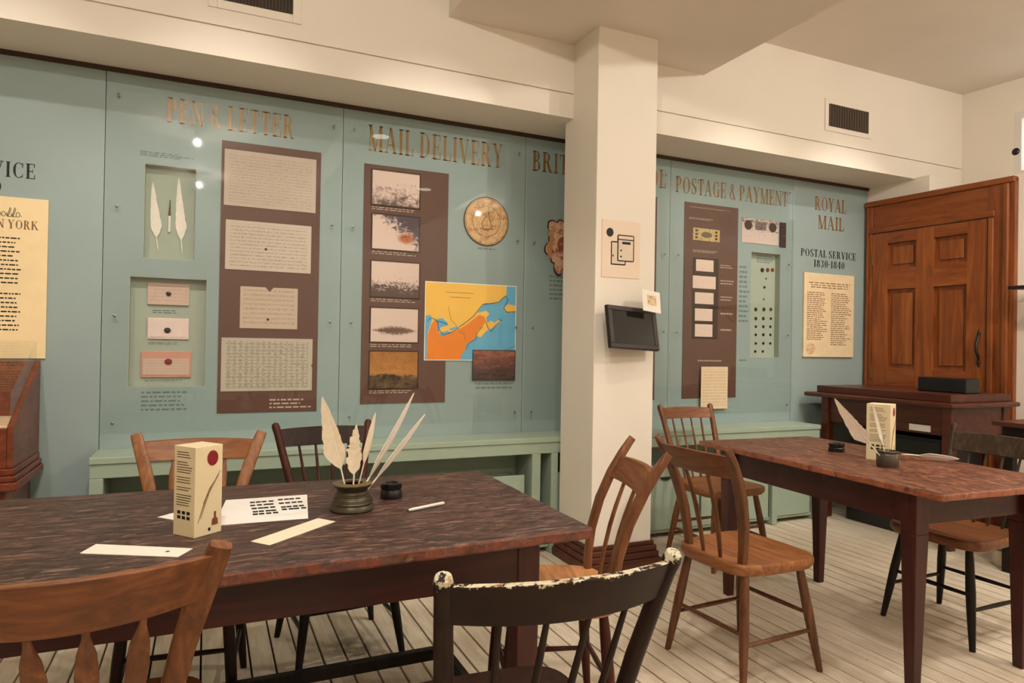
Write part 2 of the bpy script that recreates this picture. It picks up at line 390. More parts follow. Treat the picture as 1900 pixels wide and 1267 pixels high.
for sg in ((-0.4, wy0, ZLEDGE-.02, ZC+.02), (wy1, 6.6, ZLEDGE-.02, ZC+.02), (wy0, wy1, ZLEDGE-.02, wz0), (wy0, wy1, wz1, ZC+.02)):
    m.hexa(*useg(*sg))
struct(m.build('wall_right_upper', CREAM))
win = thing('window_1', 'white framed high window over the ledge above the wooden door', 'window', wu(wy0, 0, wz0))
struct(win); off = Vector(win.location)
def atw(o): o.location = -off; return o
m = MB()
for sg in ((wy0, wy0+.05, wz0, wz1), (wy1-.05, wy1, wz0, wz1), (wy0+.05, wy1-.05, wz0, wz0+.03), (wy0+.05, wy1-.05, wz1-.05, wz1), (0.55, 0.58, wz0+.03, wz1-.05)):
    lo, hi = useg(*sg, 0.1); m.hexa(lo, hi)
atw(m.build('window_frame', WHTMET, win))
m = MB(); lo = [wu(wy1, -.085, wz0), wu(wy1, -.095, wz0), wu(wy0, -.095, wz0), wu(wy0, -.085, wz0)]; hi = [(p[0], p[1], wz1) for p in lo]
m.hexa(lo, hi); atw(m.build('pane', WINGLOW, win))
m = MB(); m.hexa([wu(1.5, .06, ZLEDGE+.012), wu(1.5, -.02, ZLEDGE+.012), wu(.25, -.02, ZLEDGE+.012), wu(.25, .06, ZLEDGE+.012)], [wu(1.5, .06, wz0-.02), wu(1.5, -.0, wz0-.02), wu(.25, -.0, wz0-.02), wu(.25, .06, wz0-.02)])
atw(m.build('window_sill', CREAM, win))
# pillar
PX0, PX1, PY0, PY1 = 1.905, 2.295, 3.135, 3.50
pil = struct(MB().box((PX0, PY0, 0), (PX1, PY1, ZBEAM+.01)).build('pillar', CREAM, bevel=0.004))
m = MB()
for d, z0, z1 in ((0.045, 0, 0.05), (0.035, 0.05, 0.085), (0.026, 0.085, 0.115), (0.014, 0.115, 0.14)):
    m.box((PX0-d, PY0-d, z0), (PX1+d, PY0, z1)).box((PX0-d, PY0, z0), (PX0, YB-.02, z1)).box((PX1, PY0, z0), (PX1+d, YB-.02, z1))
m.build('base_molding', BASEW, pil, bevel=0.006)

# lamps in the room: recessed downlights, spot heads on the ceiling, heads aimed at the exhibit wall
for lx, ly, lz, pw, where in DOWN_LAMPS:
    t = thing('recessed_downlight', f'white ringed downlight recessed in {where}', 'downlight', (lx, ly, lz), group='recessed downlights')
    MB().lathe([(0.075, 0), (0.10, 0), (0.10, -0.006), (0.075, -0.004)], 28, cap=False).build('trim_ring', WHTMET, t, smooth=True)
    MB().lathe([(0.07, -0.003), (0.001, -0.003)], 20, cap=False).build('glowing_lens', GLOW, t)
    lamp('downlight_lamp', 'SPOT', (lx, ly, lz-0.012), pw, WARM, 0.05, math.radians(110), 0.6, (lx, ly, 0))
def spot_head(lx, ly, z, aim, label, group):
    t = thing('ceiling_spotlight', label, 'spotlight', (lx, ly, ZC), group=group)
    MB().lathe([(0.04, 0), (0.04, -0.02), (0.008, -0.024), (0.008, z-ZC+.03)], 20).build('base_plate', WHTMET, t, smooth=True)
    q = (Vector(aim)-Vector((lx, ly, z))).to_track_quat('-Z', 'Y').to_matrix().to_4x4(); q.translation = Vector((0, 0, z-ZC))
    for nm, pr, mt in (('lamp_body', [(0.012, 0.075), (0.03, 0.07), (0.034, 0.012), (0.030, 0.008)], WHTMET), ('lamp_lens', [(0.028, 0.012), (0.001, 0.012)], GLOW)):
        mb = MB().lathe(pr, 18, cap=nm == 'lamp_body'); mb.v = [tuple(q @ Vector(p)) for p in mb.v]; mb.build(nm, mt, t, smooth=True)
for lx, ly, pw, where in CEIL_LAMPS:
    spot_head(lx, ly, ZC-.12, (lx, ly, 0), f'white ceiling spotlight {where}', 'ceiling spotlights')
    lamp('ceiling_lamp', 'POINT', (lx, ly, ZC-0.145), pw, WARM, 0.025)
for lx, ly, lz, pw, ax, where in WALL_LAMPS:
    t = thing('recessed_wall_washer', f'small recessed spotlight aimed at the exhibit wall, {where}', 'downlight', (lx, ly, ZC), group='recessed lights aimed at the exhibit wall')
    MB().lathe([(0.035, 0), (0.05, 0), (0.05, -0.005), (0.035, -0.004)], 24, cap=False).build('trim_ring', WHTMET, t, smooth=True)
    MB().lathe([(0.033, -0.003), (0.001, -0.003)], 20, cap=False).build('glowing_lens', GLOW, t)
    lamp('wall_lamp', 'SPOT', (lx, ly, ZC-.012), pw, WARM, 0.035, math.radians(58), 1.0, (ax, 3.78, 1.35))

# ================================================================== EXHIBIT WALL
def wp(px, py, Y=YW):
    d = ray(px, py); q = EYEP + d*(Y/d[1]); return q[0], q[2]
def rect(x0, y0, x1, y1, Y=YW):
    a = wp(x0, y0, Y); b = wp(x1, y1, Y); return a[0], b[1], b[0], a[1]        # X0, z0, X1, z1
# ---- a small high-contrast serif alphabet (cap height 1)
def glyph(ch):
    P = []; T, H = 0.17, 0.045
    def q(x0, y0, x1, y1): P.append([(x0, y0), (x1, y0), (x1, y1), (x0, y1)])
    def v(x, y0=0, y1=1, w=T): q(x-w/2, y0, x+w/2, y1)
    def sf(x, y, w=0.3): q(x-w/2, y if y < 0.5 else y-H, x+w/2, y+H if y < 0.5 else y)
    def st(x, w=T): v(x, w=w); sf(x, 0); sf(x, 1)
    def d(x0, y0, x1, y1, w): P.append([(x0-w/2, y0), (x0+w/2, y0), (x1+w/2, y1), (x1-w/2, y1)] if y1 > y0 else [(x1-w/2, y1), (x1+w/2, y1), (x0+w/2, y0), (x0-w/2, y0)])
    def arc(cx, cy, rx, ry, a0, a1, t=T, h=H, n=16):
        pts = []
        for i in range(n+1):
            a = math.radians(a0+(a1-a0)*i/n); c, s = math.cos(a), math.sin(a)
            th = h+(t-h)*abs(c)**1.3
            pts.append(((cx+rx*c, cy+ry*s), (cx+(rx-th)*c, cy+(ry-max(h, th*0.35))*s)))
        for (o0, i0), (o1, i1) in zip(pts[:-1], pts[1:]): P.append([i0, o0, o1, i1])
    if ch == 'A': d(0.12, 0, 0.40, 1, 0.05); d(0.70, 0, 0.40, 1, T); q(0.22, 0.3, 0.58, 0.3+H); sf(0.12, 0, 0.24); sf(0.70, 0, 0.32); W = 0.84
    elif ch == 'B': st(0.17); arc(0.30, 0.755, 0.26, 0.245, -90, 90); arc(0.30, 0.26, 0.31, 0.26, -90, 90); q(0.17, 1-H, 0.32, 1); q(0.17, 0.49, 0.32, 0.49+H); q(0.17, 0, 0.32, H); W = 0.68
    elif ch == 'C': arc(0.42, 0.5, 0.37, 0.51, 50, 310); v(0.66, 0.68, 0.98, 0.05); v(0.66, 0.06, 0.26, 0.04); W = 0.76
    elif ch == 'D': st(0.17); arc(0.28, 0.5, 0.45, 0.5, -90, 90); q(0.17, 1-H, 0.3, 1); q(0.17, 0, 0.3, H); W = 0.80
    elif ch == 'E': st(0.17); q(0.17, 1-H, 0.58, 1); q(0.17, 0, 0.6, H); q(0.17, 0.48, 0.46, 0.48+H); v(0.57, 0.74, 1, 0.05); v(0.6, 0, 0.28, 0.05); v(0.46, 0.38, 0.64, 0.04); W = 0.68
    elif ch == 'F': st(0.17); q(0.17, 1-H, 0.58, 1); q(0.17, 0.48, 0.46, 0.48+H); v(0.57, 0.74, 1, 0.05); v(0.46, 0.38, 0.64, 0.04); W = 0.62
    elif ch == 'G': arc(0.42, 0.5, 0.37, 0.51, 50, 305); v(0.66, 0.68, 0.98, 0.05); v(0.64, 0.02, 0.42, T); sf(0.64, 0.465, 0.3); W = 0.80
    elif ch == 'H': st(0.17); st(0.68); q(0.17, 0.48, 0.68, 0.48+H); W = 0.86
    elif ch == 'I': st(0.18); W = 0.36
    elif ch == 'K': st(0.17); d(0.2, 0.42, 0.62, 1, 0.05); d(0.72, 0, 0.36, 0.6, T); sf(0.62, 1, 0.24); sf(0.72, 0, 0.28); W = 0.84
    elif ch == 'L': st(0.17); q(0.17, 0, 0.58, H); v(0.57, 0, 0.3, 0.05); W = 0.64
    elif ch == 'M': st(0.12, 0.05); st(0.84); d(0.45, 0, 0.14, 1, T); d(0.45, 0, 0.82, 1, 0.05); W = 1.0
    elif ch == 'N': st(0.12, 0.05); v(0.68, w=0.05); sf(0.68, 1); d(0.68, 0, 0.14, 1, T); W = 0.82
    elif ch == 'O': arc(0.42, 0.5, 0.38, 0.51, 0, 360, n=32); W = 0.84
    elif ch == 'P': st(0.17); arc(0.32, 0.73, 0.30, 0.27, -90, 90); q(0.17, 1-H, 0.34, 1); q(0.17, 0.46, 0.34, 0.46+H); W = 0.68
    elif ch == 'R': st(0.17); arc(0.32, 0.75, 0.28, 0.25, -90, 90); q(0.17, 1-H, 0.34, 1); q(0.17, 0.5, 0.34, 0.5+H); d(0.64, 0, 0.40, 0.52, T); sf(0.68, 0, 0.2); W = 0.80
    elif ch == 'S': arc(0.33, 0.74, 0.26, 0.27, 40, 250); arc(0.33, 0.26, 0.28, 0.27, -140, 70); d(0.5, 0.36, 0.14, 0.64, T); v(0.53, 0.72, 0.98, 0.05); v(0.09, 0.03, 0.3, 0.05); W = 0.66
    elif ch == 'T': st(0.34); q(0.05, 1-H, 0.63, 1); v(0.06, 0.72, 1, 0.05); v(0.62, 0.72, 1, 0.05); W = 0.68
    elif ch == 'V': d(0.42, 0, 0.14, 1, T); d(0.42, 0, 0.68, 1, 0.05); sf(0.14, 1); sf(0.68, 1, 0.22); W = 0.82
    elif ch == 'Y': d(0.40, 0.45, 0.14, 1, T); d(0.40, 0.45, 0.66, 1, 0.05); v(0.40, 0, 0.48); sf(0.4, 0); sf(0.14, 1); sf(0.66, 1, 0.22); W = 0.80
    elif ch == '&': arc(0.32, 0.28, 0.28, 0.29, 60, 330, 0.13); arc(0.32, 0.78, 0.18, 0.22, -60, 240, 0.1); d(0.68, 0, 0.2, 0.72, 0.12); W = 0.78
    elif ch == '0': arc(0.3, 0.5, 0.27, 0.51, 0, 360, n=32); W = 0.62
    elif ch == '1': st(0.2); P.pop(); W = 0.42
    elif ch == '3': arc(0.28, 0.74, 0.24, 0.27, -90, 150); arc(0.28, 0.26, 0.27, 0.27, -150, 90); W = 0.62
    elif ch == '4': v(0.44); q(0.04, 0.26, 0.62, 0.26+H); d(0.06, 0.28, 0.42, 1, 0.06); sf(0.44, 0); W = 0.66
    elif ch == '8': arc(0.3, 0.74, 0.23, 0.26, 0, 360, n=24); arc(0.3, 0.27, 0.27, 0.28, 0, 360, n=24); W = 0.62
    elif ch == '-': q(0.04, 0.42, 0.32, 0.5); W = 0.36
    else: W = 0.3
    return P, W
def lettering(text, X0, z0, X1, z1, Y, mat, name, parent):
    """returns an Empty-less list of word meshes, one mesh for each word"""
    words = []; xx = 0
    for wd in text.split(' '):
        cur = []
        for ch in wd:
            P, W = glyph(ch); cur.append((P, xx)); xx += W+0.09
        words.append(cur); xx += 0.3
    xx -= 0.39
    sx = (X1-X0)/xx; h = z1-z0; th = 0.0012; out = []
    for cur in words:
        m = MB()
        for P, x0 in cur:
            for poly in P:
                m.prism([(X0+(x0+a)*sx, z0+b*h) for a, b in poly], lambda a, b: (a, Y, b), lambda a, b: (a, Y-th, b))
        out.append(m.build(name, mat, parent))
    return out
def textlines(X0, z0, X1, z1, n, Y, mat, name, parent, align='L', wl_=0.03, rag=0.35, fat=0.42):
    m = MB(); dz = (z1-z0)/n
    for i in range(n):
        z = z1-(i+0.75)*dz; xx = X0; end = X1-(random.uniform(0, rag)*(X1-X0))
        if align == 'C': sh = (X1-end)/2; xx += sh; end += sh
        while xx < end-0.004:
            w_ = min(random.uniform(0.3, 1.3)*wl_, end-xx)
            m.prism([(xx, z), (xx+w_, z), (xx+w_, z+dz*fat), (xx, z+dz*fat)], lambda a, b: (a, Y, b), lambda a, b: (a, Y-.0008, b))
            xx += w_+0.25*wl_
    return m.build(name, mat, parent, kind='stuff')
def board(x0, x1, z0, z1, holes, y0, y1):
    m = MB(); xs = sorted({x0, x1}|{h[0] for h in holes}|{h[2] for h in holes}); zs = sorted({z0, z1}|{h[1] for h in holes}|{h[3] for h in holes})
    for a, b in zip(xs[:-1], xs[1:]):
        for c, d in zip(zs[:-1], zs[1:]):
            mx, mz = (a+b)/2, (c+d)/2
            if any(h[0] < mx < h[2] and h[1] < mz < h[3] for h in holes): continue
            m.box((a, y0, c), (b, y1, d))
    return m
YS = YW-0.0014
def sheet(name, label, cat, r, mat, Y=YS, th=0.003, group=None, off=0.0, bevel=0):
    X0, z0, X1, z1 = r
    o = MB().box((X0, Y-off-th, z0), (X1, Y-off, z1)).build(name, mat, bevel=bevel)
    return tag(o, label, cat, group)

SEAM = [-1.62, -0.467, 0.665, 1.782, 2.888, 4.029, 4.838]
N1 = rect(268, 302, 362, 485); N2 = rect(240, 511, 381, 718); N3 = rect(1394, 466, 1446, 664)
PANL = ['pale blue panel at the far left with the cream York sign', 'pale blue panel titled PEN & LETTER with two quills in a niche',
        'pale blue panel titled MAIL DELIVERY with the yellow map', 'pale blue panel with the coat of arms, half hidden by the pillar',
        'pale blue panel titled POSTAGE & PAYMENT with the coin niche', 'pale blue ROYAL MAIL panel beside the wooden door']
TITLES = {1: ('PEN & LETTER', (310, 180, 547), (310, 226)), 2: ('MAIL DELIVERY', (684, 231, 934), (684, 279)),
          3: ('BRITISH CONTROL', (988, 279, 1237), (988, 316)), 4: ('POSTAGE & PAYMENT', (1254, 326, 1462), (1254, 356))}
panels = []
ZTOP = ZS-0.022
for i in range(6):
    x0, x1 = SEAM[i]+0.0015, SEAM[i+1]-0.0015
    t = thing('exhibit_panel', PANL[i], 'exhibit panel', ((x0+x1)/2, YW, 0.0), group='exhibit panels along the wall')
    ox, oy = (x0+x1)/2, YW
    panels.append((t, ox, oy))
    holes = {1: [N1, N2], 4: [N3]}.get(i, [])
    o = board(x0, x1, 0.002, ZTOP, holes, YW, YW+0.055).build('board', BLUE, t); o.location = (-ox, -oy, 0)
    for h in holes:
        m = MB(); X0, z0, X1, z1 = h
        m.box((X0, YW+0.05, z0), (X1, YW+0.055, z1)); e = 0.004
        m.box((X0, YW+.001, z0), (X0+e, YW+.05, z1)).box((X1-e, YW+.001, z0), (X1, YW+.05, z1)).box((X0+e, YW+.001, z0), (X1-e, YW+.05, z0+e)).box((X0+e, YW+.001, z1-e), (X1-e, YW+.05, z1))
        o = m.build('niche', NICHE, t); o.location = (-ox, -oy, 0)
    if i in TITLES:
        tx, (a, b, c), (d, e) = TITLES[i]
        X0, z1 = wp(a, b); z0 = wp(d, e)[1]; X1 = wp(c, b)[0]
        for o in lettering(tx, X0, z0, X1, z1, YW, GOLD, 'title_lettering', t): o.location = (-ox, -oy, 0)
    if 1 <= i <= 4:
        yc = YW-0.016
        cv = thing('acrylic_cover', ['', 'clear acrylic cover sheet screwed over the quills and letters', 'clear acrylic cover sheet screwed over the map and pictures', 'clear acrylic cover sheet screwed on beside the pillar', 'clear acrylic cover sheet screwed over the coins and banknote'][i], 'cover sheet', (ox, yc, 0.757), group='acrylic covers on the exhibit panels')
        o = MB().box((x0+.004, yc-.005, 0.757), (x1-.004, yc, ZTOP-0.03)).build('clear_sheet', ACRYL, cv); o.location = -Vector(cv.location)
        for sx in (x0+0.055, x1-0.055):
            for sz in (2.40, 1.86, 1.33, 0.81):
                m = MB().lathe([(0.006, 0), (0.0075, 0.002), (0.0075, 0.004), (0.003, 0.006)], 12)
                m.v = [(a+sx, yc-.005-c, b+sz) for a, b, c in m.v]
                sc = m.build('screw', SCREW, cv, smooth=True); sc.location = -Vector(cv.location)
    else: pass
def on(i, o):
    t, ox, oy = panels[i]
    for q in (o if isinstance(o, list) else [o]): q.parent = t; q.location = (-ox, -oy, 0)
    return o
struct(MB().box((SEAM[0], YW-.012, ZTOP), (4.845, YW+.05, ZS)).build('trim_2', DKTRIM))
# black lettering on the matte panels
X1, z1 = wp(67, 305); z0 = wp(67, 333)[1]
on(0, lettering('POSTAL SERVICE', X1-0.62, z0, X1, z1, YW, INK, 'black_lettering', None))
Xb, z1 = wp(4, 336); z0 = wp(4, 356)[1]
on(0, lettering('1830-1840', Xb-0.34, z0, Xb, z1, YW, INK, 'year_lettering', None))
r = rect(1512, 364, 1570, 391); on(5, lettering('ROYAL', r[0], wp(1512, 389)[1], r[2], r[3], YW, GOLD, 'title_lettering', None))
r = rect(1518, 399, 1566, 428); on(5, lettering('MAIL', r[0], wp(1518, 424)[1], r[2], r[3], YW, GOLD, 'title_lettering', None))
r = rect(1486, 460, 1588, 478); on(5, lettering('POSTAL SERVICE', r[0], wp(1486, 474)[1], r[2], r[3], YW, INK, 'black_lettering', None))
r = rect(1510, 481, 1567, 498); on(5, lettering('1830-1840', r[0], wp(1510, 495)[1], r[2], r[3], YW, INK, 'year_lettering', None))
# small print straight on the panels
for i, px, n in ((1, (260, 278, 372, 301), 3), (1, (262, 724, 354, 762), 5), (2, (877, 708, 957, 722), 2), (2, (880, 457, 925, 466), 1),
                 (3, (1020, 508, 1080, 560), 6), (4, (1372, 490, 1390, 600), 12), (4, (1372, 664, 1388, 672), 1)):
    r = rect(*px); on(i, textlines(*r, n, YW, GREYINK, 'small_print', None, 'C' if i == 2 else 'L'))

# ---- panel 0: cream sign
X1, z1 = wp(91, 372); z0 = wp(88, 665)[1]
t = thing('information_sign', 'cream information sign about York beside the panel seam', 'sign', (X1-0.4, YS, z0))
SIGN = m_plain('cream_sign_card', srgb(238, 214, 168), 0.6, 0.2, var=0.03)
def rel(o, t):
    for q in (o if isinstance(o, list) else [o]): q.location = -Vector(t.location); q.parent = t
    return o
rel(MB().box((X1-0.80, YS-.008, z0), (X1, YS, z1)).build('sign_board', SIGN), t)
a = rect(-105, 410, 72, 428); rel(lettering('IN YORK', wp(-12, 418)[0], wp(20, 424)[1], wp(72, 418)[0], wp(20, 408)[1], YS-.008, m_plain('brown_lettering', srgb(120, 84, 56), 0.5), 'brown_lettering', None), t)
def script(text_pts, r, Y, mat, name):
    m = MB()
    for st_ in text_pts:
        m.tube([(r[0]+a*(r[2]-r[0]), Y, r[1]+b*(r[3]-r[1])) for a, b in st_], 0.0012, 5)
    return m.build(name, mat)
scr = []
xx = 0.0
for ch in 'fashionable':
    w_ = 0.09; base = [(xx+0.02+0.035*math.cos(k*math.pi/5), 0.28+0.24*math.sin(k*math.pi/5)) for k in range(11)]
    if ch in 'fhbl': base = [(xx, 0.05), (xx+0.05, 0.95), (xx+0.07, 0.8), (xx+0.02, 0.1)]+base[4:9]
    scr.append(base+[(xx+w_, 0.12)]); xx += w_
rel(script(scr, (wp(-58, 395)[0], wp(40, 405)[1], wp(42, 400)[0], wp(40, 386)[1]), YS-.0085, INK, 'script_lettering'), t)
rel(textlines(X1-0.7, wp(20, 528)[1], X1-0.10, wp(20, 437)[1], 11, YS-.008, INK, 'body_text', None, rag=.05, wl_=.018, fat=.3), t)
rel(textlines(X1-0.7, wp(20, 615)[1], X1-0.10, wp(20, 540)[1], 9, YS-.008, INK, 'body_text', None, rag=.05, wl_=.018, fat=.3), t)

# ---- feathers
def feather(length, width, bend, mat, shaftmat, name, parent=None, bare=0.22, ragged=0.12, seed=0, curl=0.0):
    """a quill lying along +Z from its nib at the origin, vane in the XZ plane, bending towards +X"""
    rr = random.Random(seed); m = MB(); n = 26
    def cx(u): return bend*u*u
    L, Rr, Cc = [], [], []
    for i in range(n+1):
        u = bare+(1-bare)*i/n; k = i/n
        ww = width*min(1, (k/0.16)**0.7 if k > 0 else 0)*(1-k)**0.72*1.12
        rl = 1-ragged*rr.random(); rr_ = 1-ragged*rr.random()
        L.append((cx(u)-ww*0.38*rl, 0.004*math.sin(3*k)+curl*ww, u*length+ww*0.25)); Rr.append((cx(u)+ww*0.62*rr_, -0.004*math.sin(3*k)+curl*ww, u*length+ww*0.25)); Cc.append((cx(u), 0, u*length))
    th = 0.0008
    for A, B in ((L, Cc), (Cc, Rr)):
        v = []; f = []
        for a, b in zip(A, B): v += [(a[0], a[1]-th, a[2]), (b[0], b[1]-th, b[2]), (a[0], a[1]+th, a[2]), (b[0], b[1]+th, b[2])]
        for i in range(n):
            o = i*4; p = o+4
            f += [(o, o+1, p+1, p), (o+2, p+2, p+3, o+3), (o, p, p+2, o+2), (o+1, o+3, p+3, p+1)]
        m.add(v, f)
    vane = m
    s = MB().tube([(cx(u), 0, u*length) for u in [i/14 for i in range(15)]], [0.0012]+[0.0028-0.0022*i/14 for i in range(1, 15)], 6)
    return vane, s
def quill(name, label, loc, length, width, bend, tilt, group, seed=0, mat=FEATHER, smat=IVORY, bare=0.22, ragged=0.12):
    t = thing(name, label, 'quill', loc, group=group)
    v, s = feather(length, width, bend, mat, smat, name, bare=bare, ragged=ragged, seed=seed)
    R_ = tilt if isinstance(tilt, Matrix) else Matrix.Rotation(tilt, 4, 'Y')
    for mb, nm, mt in ((v, 'vane', mat), (s, 'shaft', smat)):
        mb.v = [tuple(R_ @ Vector(p)) for p in mb.v]; mb.build(nm, mt, t, smooth=True)
    return t
YN = YW+0.044
def between(p0, p1): return p0, p1
def wallquill(label, bot, top, width, bend, seed):
    (xb, zb), (xt, zt) = wp(*bot), wp(*top); L = math.hypot(xt-xb, zt-zb); a = math.atan2(xt-xb-bend, zt-zb)
    t = quill('quill', label, (xb, YN, zb), L, width, bend, a, 'quills in the wall niche', seed, mat=FEATHERW, bare=0.18)
    return t
wallquill('white quill mounted on the left in the wall niche', (292, 462), (282, 333), 0.055, 0.02, 3)
wallquill('white quill mounted on the right in the wall niche', (338, 470), (331, 326), 0.055, 0.025, 4)
(xb, zb), (xt, zt) = wp(313, 428), wp(315, 368)
t = thing('dip_pen', 'short dip pen with dark tip mounted between the two quills', 'pen', (xb, YN, zb))
MB().tube([(0, 0, 0), (0, 0, (zt-zb)*.5)], [0.006, 0.007], 8).build('handle', WHTMET, t, smooth=True)
MB().tube([(0, 0, (zt-zb)*.5), (0.002, 0, zt-zb)], [0.006, 0.002], 8).build('holder', BROWN, t, smooth=True)
# ---- sealed letters in the lower niche
def letter(label, px, matp, seal, sr, flap, sx=0.5, sz=0.52):
    X0, z0, X1, z1 = rect(*px, Y=YN); t = thing('sealed_letter', label, 'letter', (X0, YN+.006, z0), group='sealed letters in the wall niche')
    W_, H_ = X1-X0, z1-z0
    part('letter_body', (0, -.010, 0), (W_, 0, H_), matp, t, bevel=.003)
    m = MB()
    if flap == 'env':
        m.prism([(0.01, H_-.004), (0.01, .004), (W_*.2, H_*.5)], lambda a, b: (a, -.010, b), lambda a, b: (a, -.0115, b))
        m.prism([(W_-.01, .004), (W_-.01, H_-.004), (W_*.8, H_*.5)], lambda a, b: (a, -.010, b), lambda a, b: (a, -.0115, b))
        m.prism([(0, 0), (W_, 0), (W_*.85, H_*.22), (W_*.15, H_*.22)], lambda a, b: (a, -.010, b), lambda a, b: (a, -.013, b))
    else:
        m.box((W_*.04, -.0125, H_*.1), (W_*.96, -.010, H_*(.72 if flap == 'fold' else .9)))
    m.build('flap', matp if flap != 'fold' else PAPERP, t)
    s = MB().lathe([(sr*.6, 0.004), (sr, 0.003), (sr, 0), ][::-1], 16); s.v = [(W_*sx+a*1.1, -.0125-c, H_*sz+b) for a, b, c in s.v]
    s.build('wax_seal', seal, t, smooth=True)
PAPERP = m_script('pinkish_letter_paper', srgb(216, 186, 170), srgb(150, 110, 96), 9, 0.3)
PAPERW = m_plain('pale_pink_envelope', srgb(232, 208, 200), 0.6, 0.2)
PAPERR = m_plain('rose_letter_paper', srgb(206, 150, 132), 0.6, 0.2)
letter('topmost pink sealed letter with black seal in the niche', (274, 524, 351, 567), PAPERP, WAXK, .011, 'env')
letter('middle pale sealed letter with black seal in the niche', (274, 589, 350, 630), PAPERW, WAXK, .014, 'plain', .48, .42)
letter('lowest rose sealed letter with red seal in the niche', (262, 651, 354, 700), PAPERR, WAXR, .016, 'fold', .54, .6)
for k, px in enumerate(((283, 573, 345, 583), (275, 634, 345, 640), (268, 704, 350, 708))):
    r = rect(*px, Y=YN); on(1, textlines(*r, 2, YW+.0495, GREYINK, 'niche_caption', None))
# ---- panel 1 brown board and documents
bb = sheet('mount_board', 'tall brown mount board holding four old documents', 'mount board', rect(412, 260, 587, 762), BROWN, group='brown mount boards')
DOCS = [((417, 276, 585, 396), 'topmost faded letter sheet on the PEN & LETTER brown board', m_script('faded_letter_a', srgb(206, 188, 172), srgb(120, 98, 86), 26, .4)),
        ((419, 407, 576, 508), 'second folded letter sheet with a small dark mark on the brown board', m_script('faded_letter_b', srgb(214, 196, 180), srgb(96, 80, 72), 20, .55)),
        ((446, 531, 551, 611), 'small notched letter with dark wax seal on the brown board', m_script('faded_letter_c', srgb(208, 186, 166), srgb(110, 84, 70), 14, .45)),
        ((411, 626, 578, 724), 'lowest cross-written letter sheet on the PEN & LETTER brown board', m_script('cross_written_letter', srgb(198, 186, 168), srgb(84, 74, 66), 24, .6, 30))]
for k, (px, lb, mt) in enumerate(DOCS):
    X0, z0, X1, z1 = rect(*px); t = thing('old_letter', lb, 'document', (X0, YS-.0042, z0), group='documents on the brown board')
    m = MB(); W_, H_ = X1-X0, z1-z0
    nz = 0.02 if k == 2 else 0
    poly = [(0, 0), (W_, 0), (W_, H_), (W_*.5+nz, H_), (W_*.5, H_-nz*1.2), (W_*.5-nz, H_), (0, H_)] if k == 2 else \
        ([(0, 0), (W_, 0), (W_, H_*.45), (W_-.006, H_*.48), (W_, H_*.52), (W_, H_), (0, H_)] if k == 3 else [(0, 0), (W_, 0), (W_, H_), (0, H_)])
    m.prism(poly, lambda a, b: (a, 0, b), lambda a, b: (a, -.002, b)); m.build('sheet', mt, t)
    if k in (1, 2):
        s = MB().lathe([(.0065, 0), (.0065, .002), (.003, .003)], 12); sx, sz = (W_*.46, H_*.45) if k == 1 else (W_*.48, H_*.22)
        s.v = [(a+sx, -.002-c, b+sz) for a, b, c in s.v]; s.build('wax_seal' if k == 2 else 'dark_mark', DKTRIM, t)
rel(textlines(*rect(500, 738, 582, 757), 3, YS-.003, PALEINK, 'caption', None), bb); bb.location = (0, 0, 0)
for ch in bb.children: ch.location = (0, 0, 0)
# ---- panel 2 brown board and pictures
b2 = sheet('mount_board', 'tall brown mount board holding five small framed scenes', 'mount board', rect(676, 303, 825, 746), BROWN, group='brown mount boards')
PK = srgb(222, 196, 184)
PICS = [((691, 315, 777, 387), 'pale engraving of a clearing with bare trees', m_print('engraving_clearing', PK, srgb(104, 82, 78), 7, .50, .68, .30, (1, 1, .8))),
        ((691, 397, 776, 467), 'engraving with an orange campfire under dark trees', None),
        ((689, 484, 776, 553), 'pale engraving with dark shrubs along the bottom', m_print('engraving_shrubs', PK, srgb(92, 70, 62), 9, .54, .66, .62)),
        ((688, 571, 774, 635), 'pale engraving of a long boat full of paddlers', None),
        ((686, 652, 773, 719), 'amber painting of a dark shore with small figures', None)]
def m_campfire():
    t = NT('engraving_campfire'); x, y, z = t.sep(t.coord('Generated')); f = t.noise(t.coord('Generated'), 9, 8, .75, .6)
    tree = t.math('MULTIPLY', t.math('SUBTRACT', t.math('ADD', x, z), 1.05), 1.1)
    c = t.ramp(t.math('ADD', f, t.math('MULTIPLY', tree, .4)), [(.5, PK), (.64, srgb(86, 72, 80))])
    d = t.n('ShaderNodeVectorMath', operation='DISTANCE'); t.l(t.coord('Generated', (1, 0, 1.2)), d.inputs[0]); d.inputs[1].default_value = (.72, 0, .42)
    m_ = t.math('MULTIPLY', t.math('SUBTRACT', .22, t.math('ADD', d.outputs['Value'], t.math('MULTIPLY', t.math('SUBTRACT', f, .5), .3))), 9, True)
    return t.done(t.mix(m_, c, t.ramp(f, [(.45, srgb(200, 120, 70)), (.62, srgb(110, 52, 34))])), .6, .3)
def m_boat():
    t = NT('engraving_boat'); x, y, z = t.sep(t.coord('Generated')); f = t.noise(t.coord('Generated', (1.6, 1, 1)), 16, 6, .7)
    hull = t.math('ADD', t.math('MULTIPLY', t.math('ABSOLUTE', t.math('SUBTRACT', z, .34)), 6.0), t.math('MULTIPLY', t.math('POWER', t.math('ABSOLUTE', t.math('SUBTRACT', x, .5)), 2.0), 3.5))
    v_ = t.math('SUBTRACT', t.math('ADD', f, .25), t.math('MULTIPLY', hull, .55))
    return t.done(t.ramp(v_, [(.25, PK), (.5, srgb(110, 82, 70))]), .6, .3)
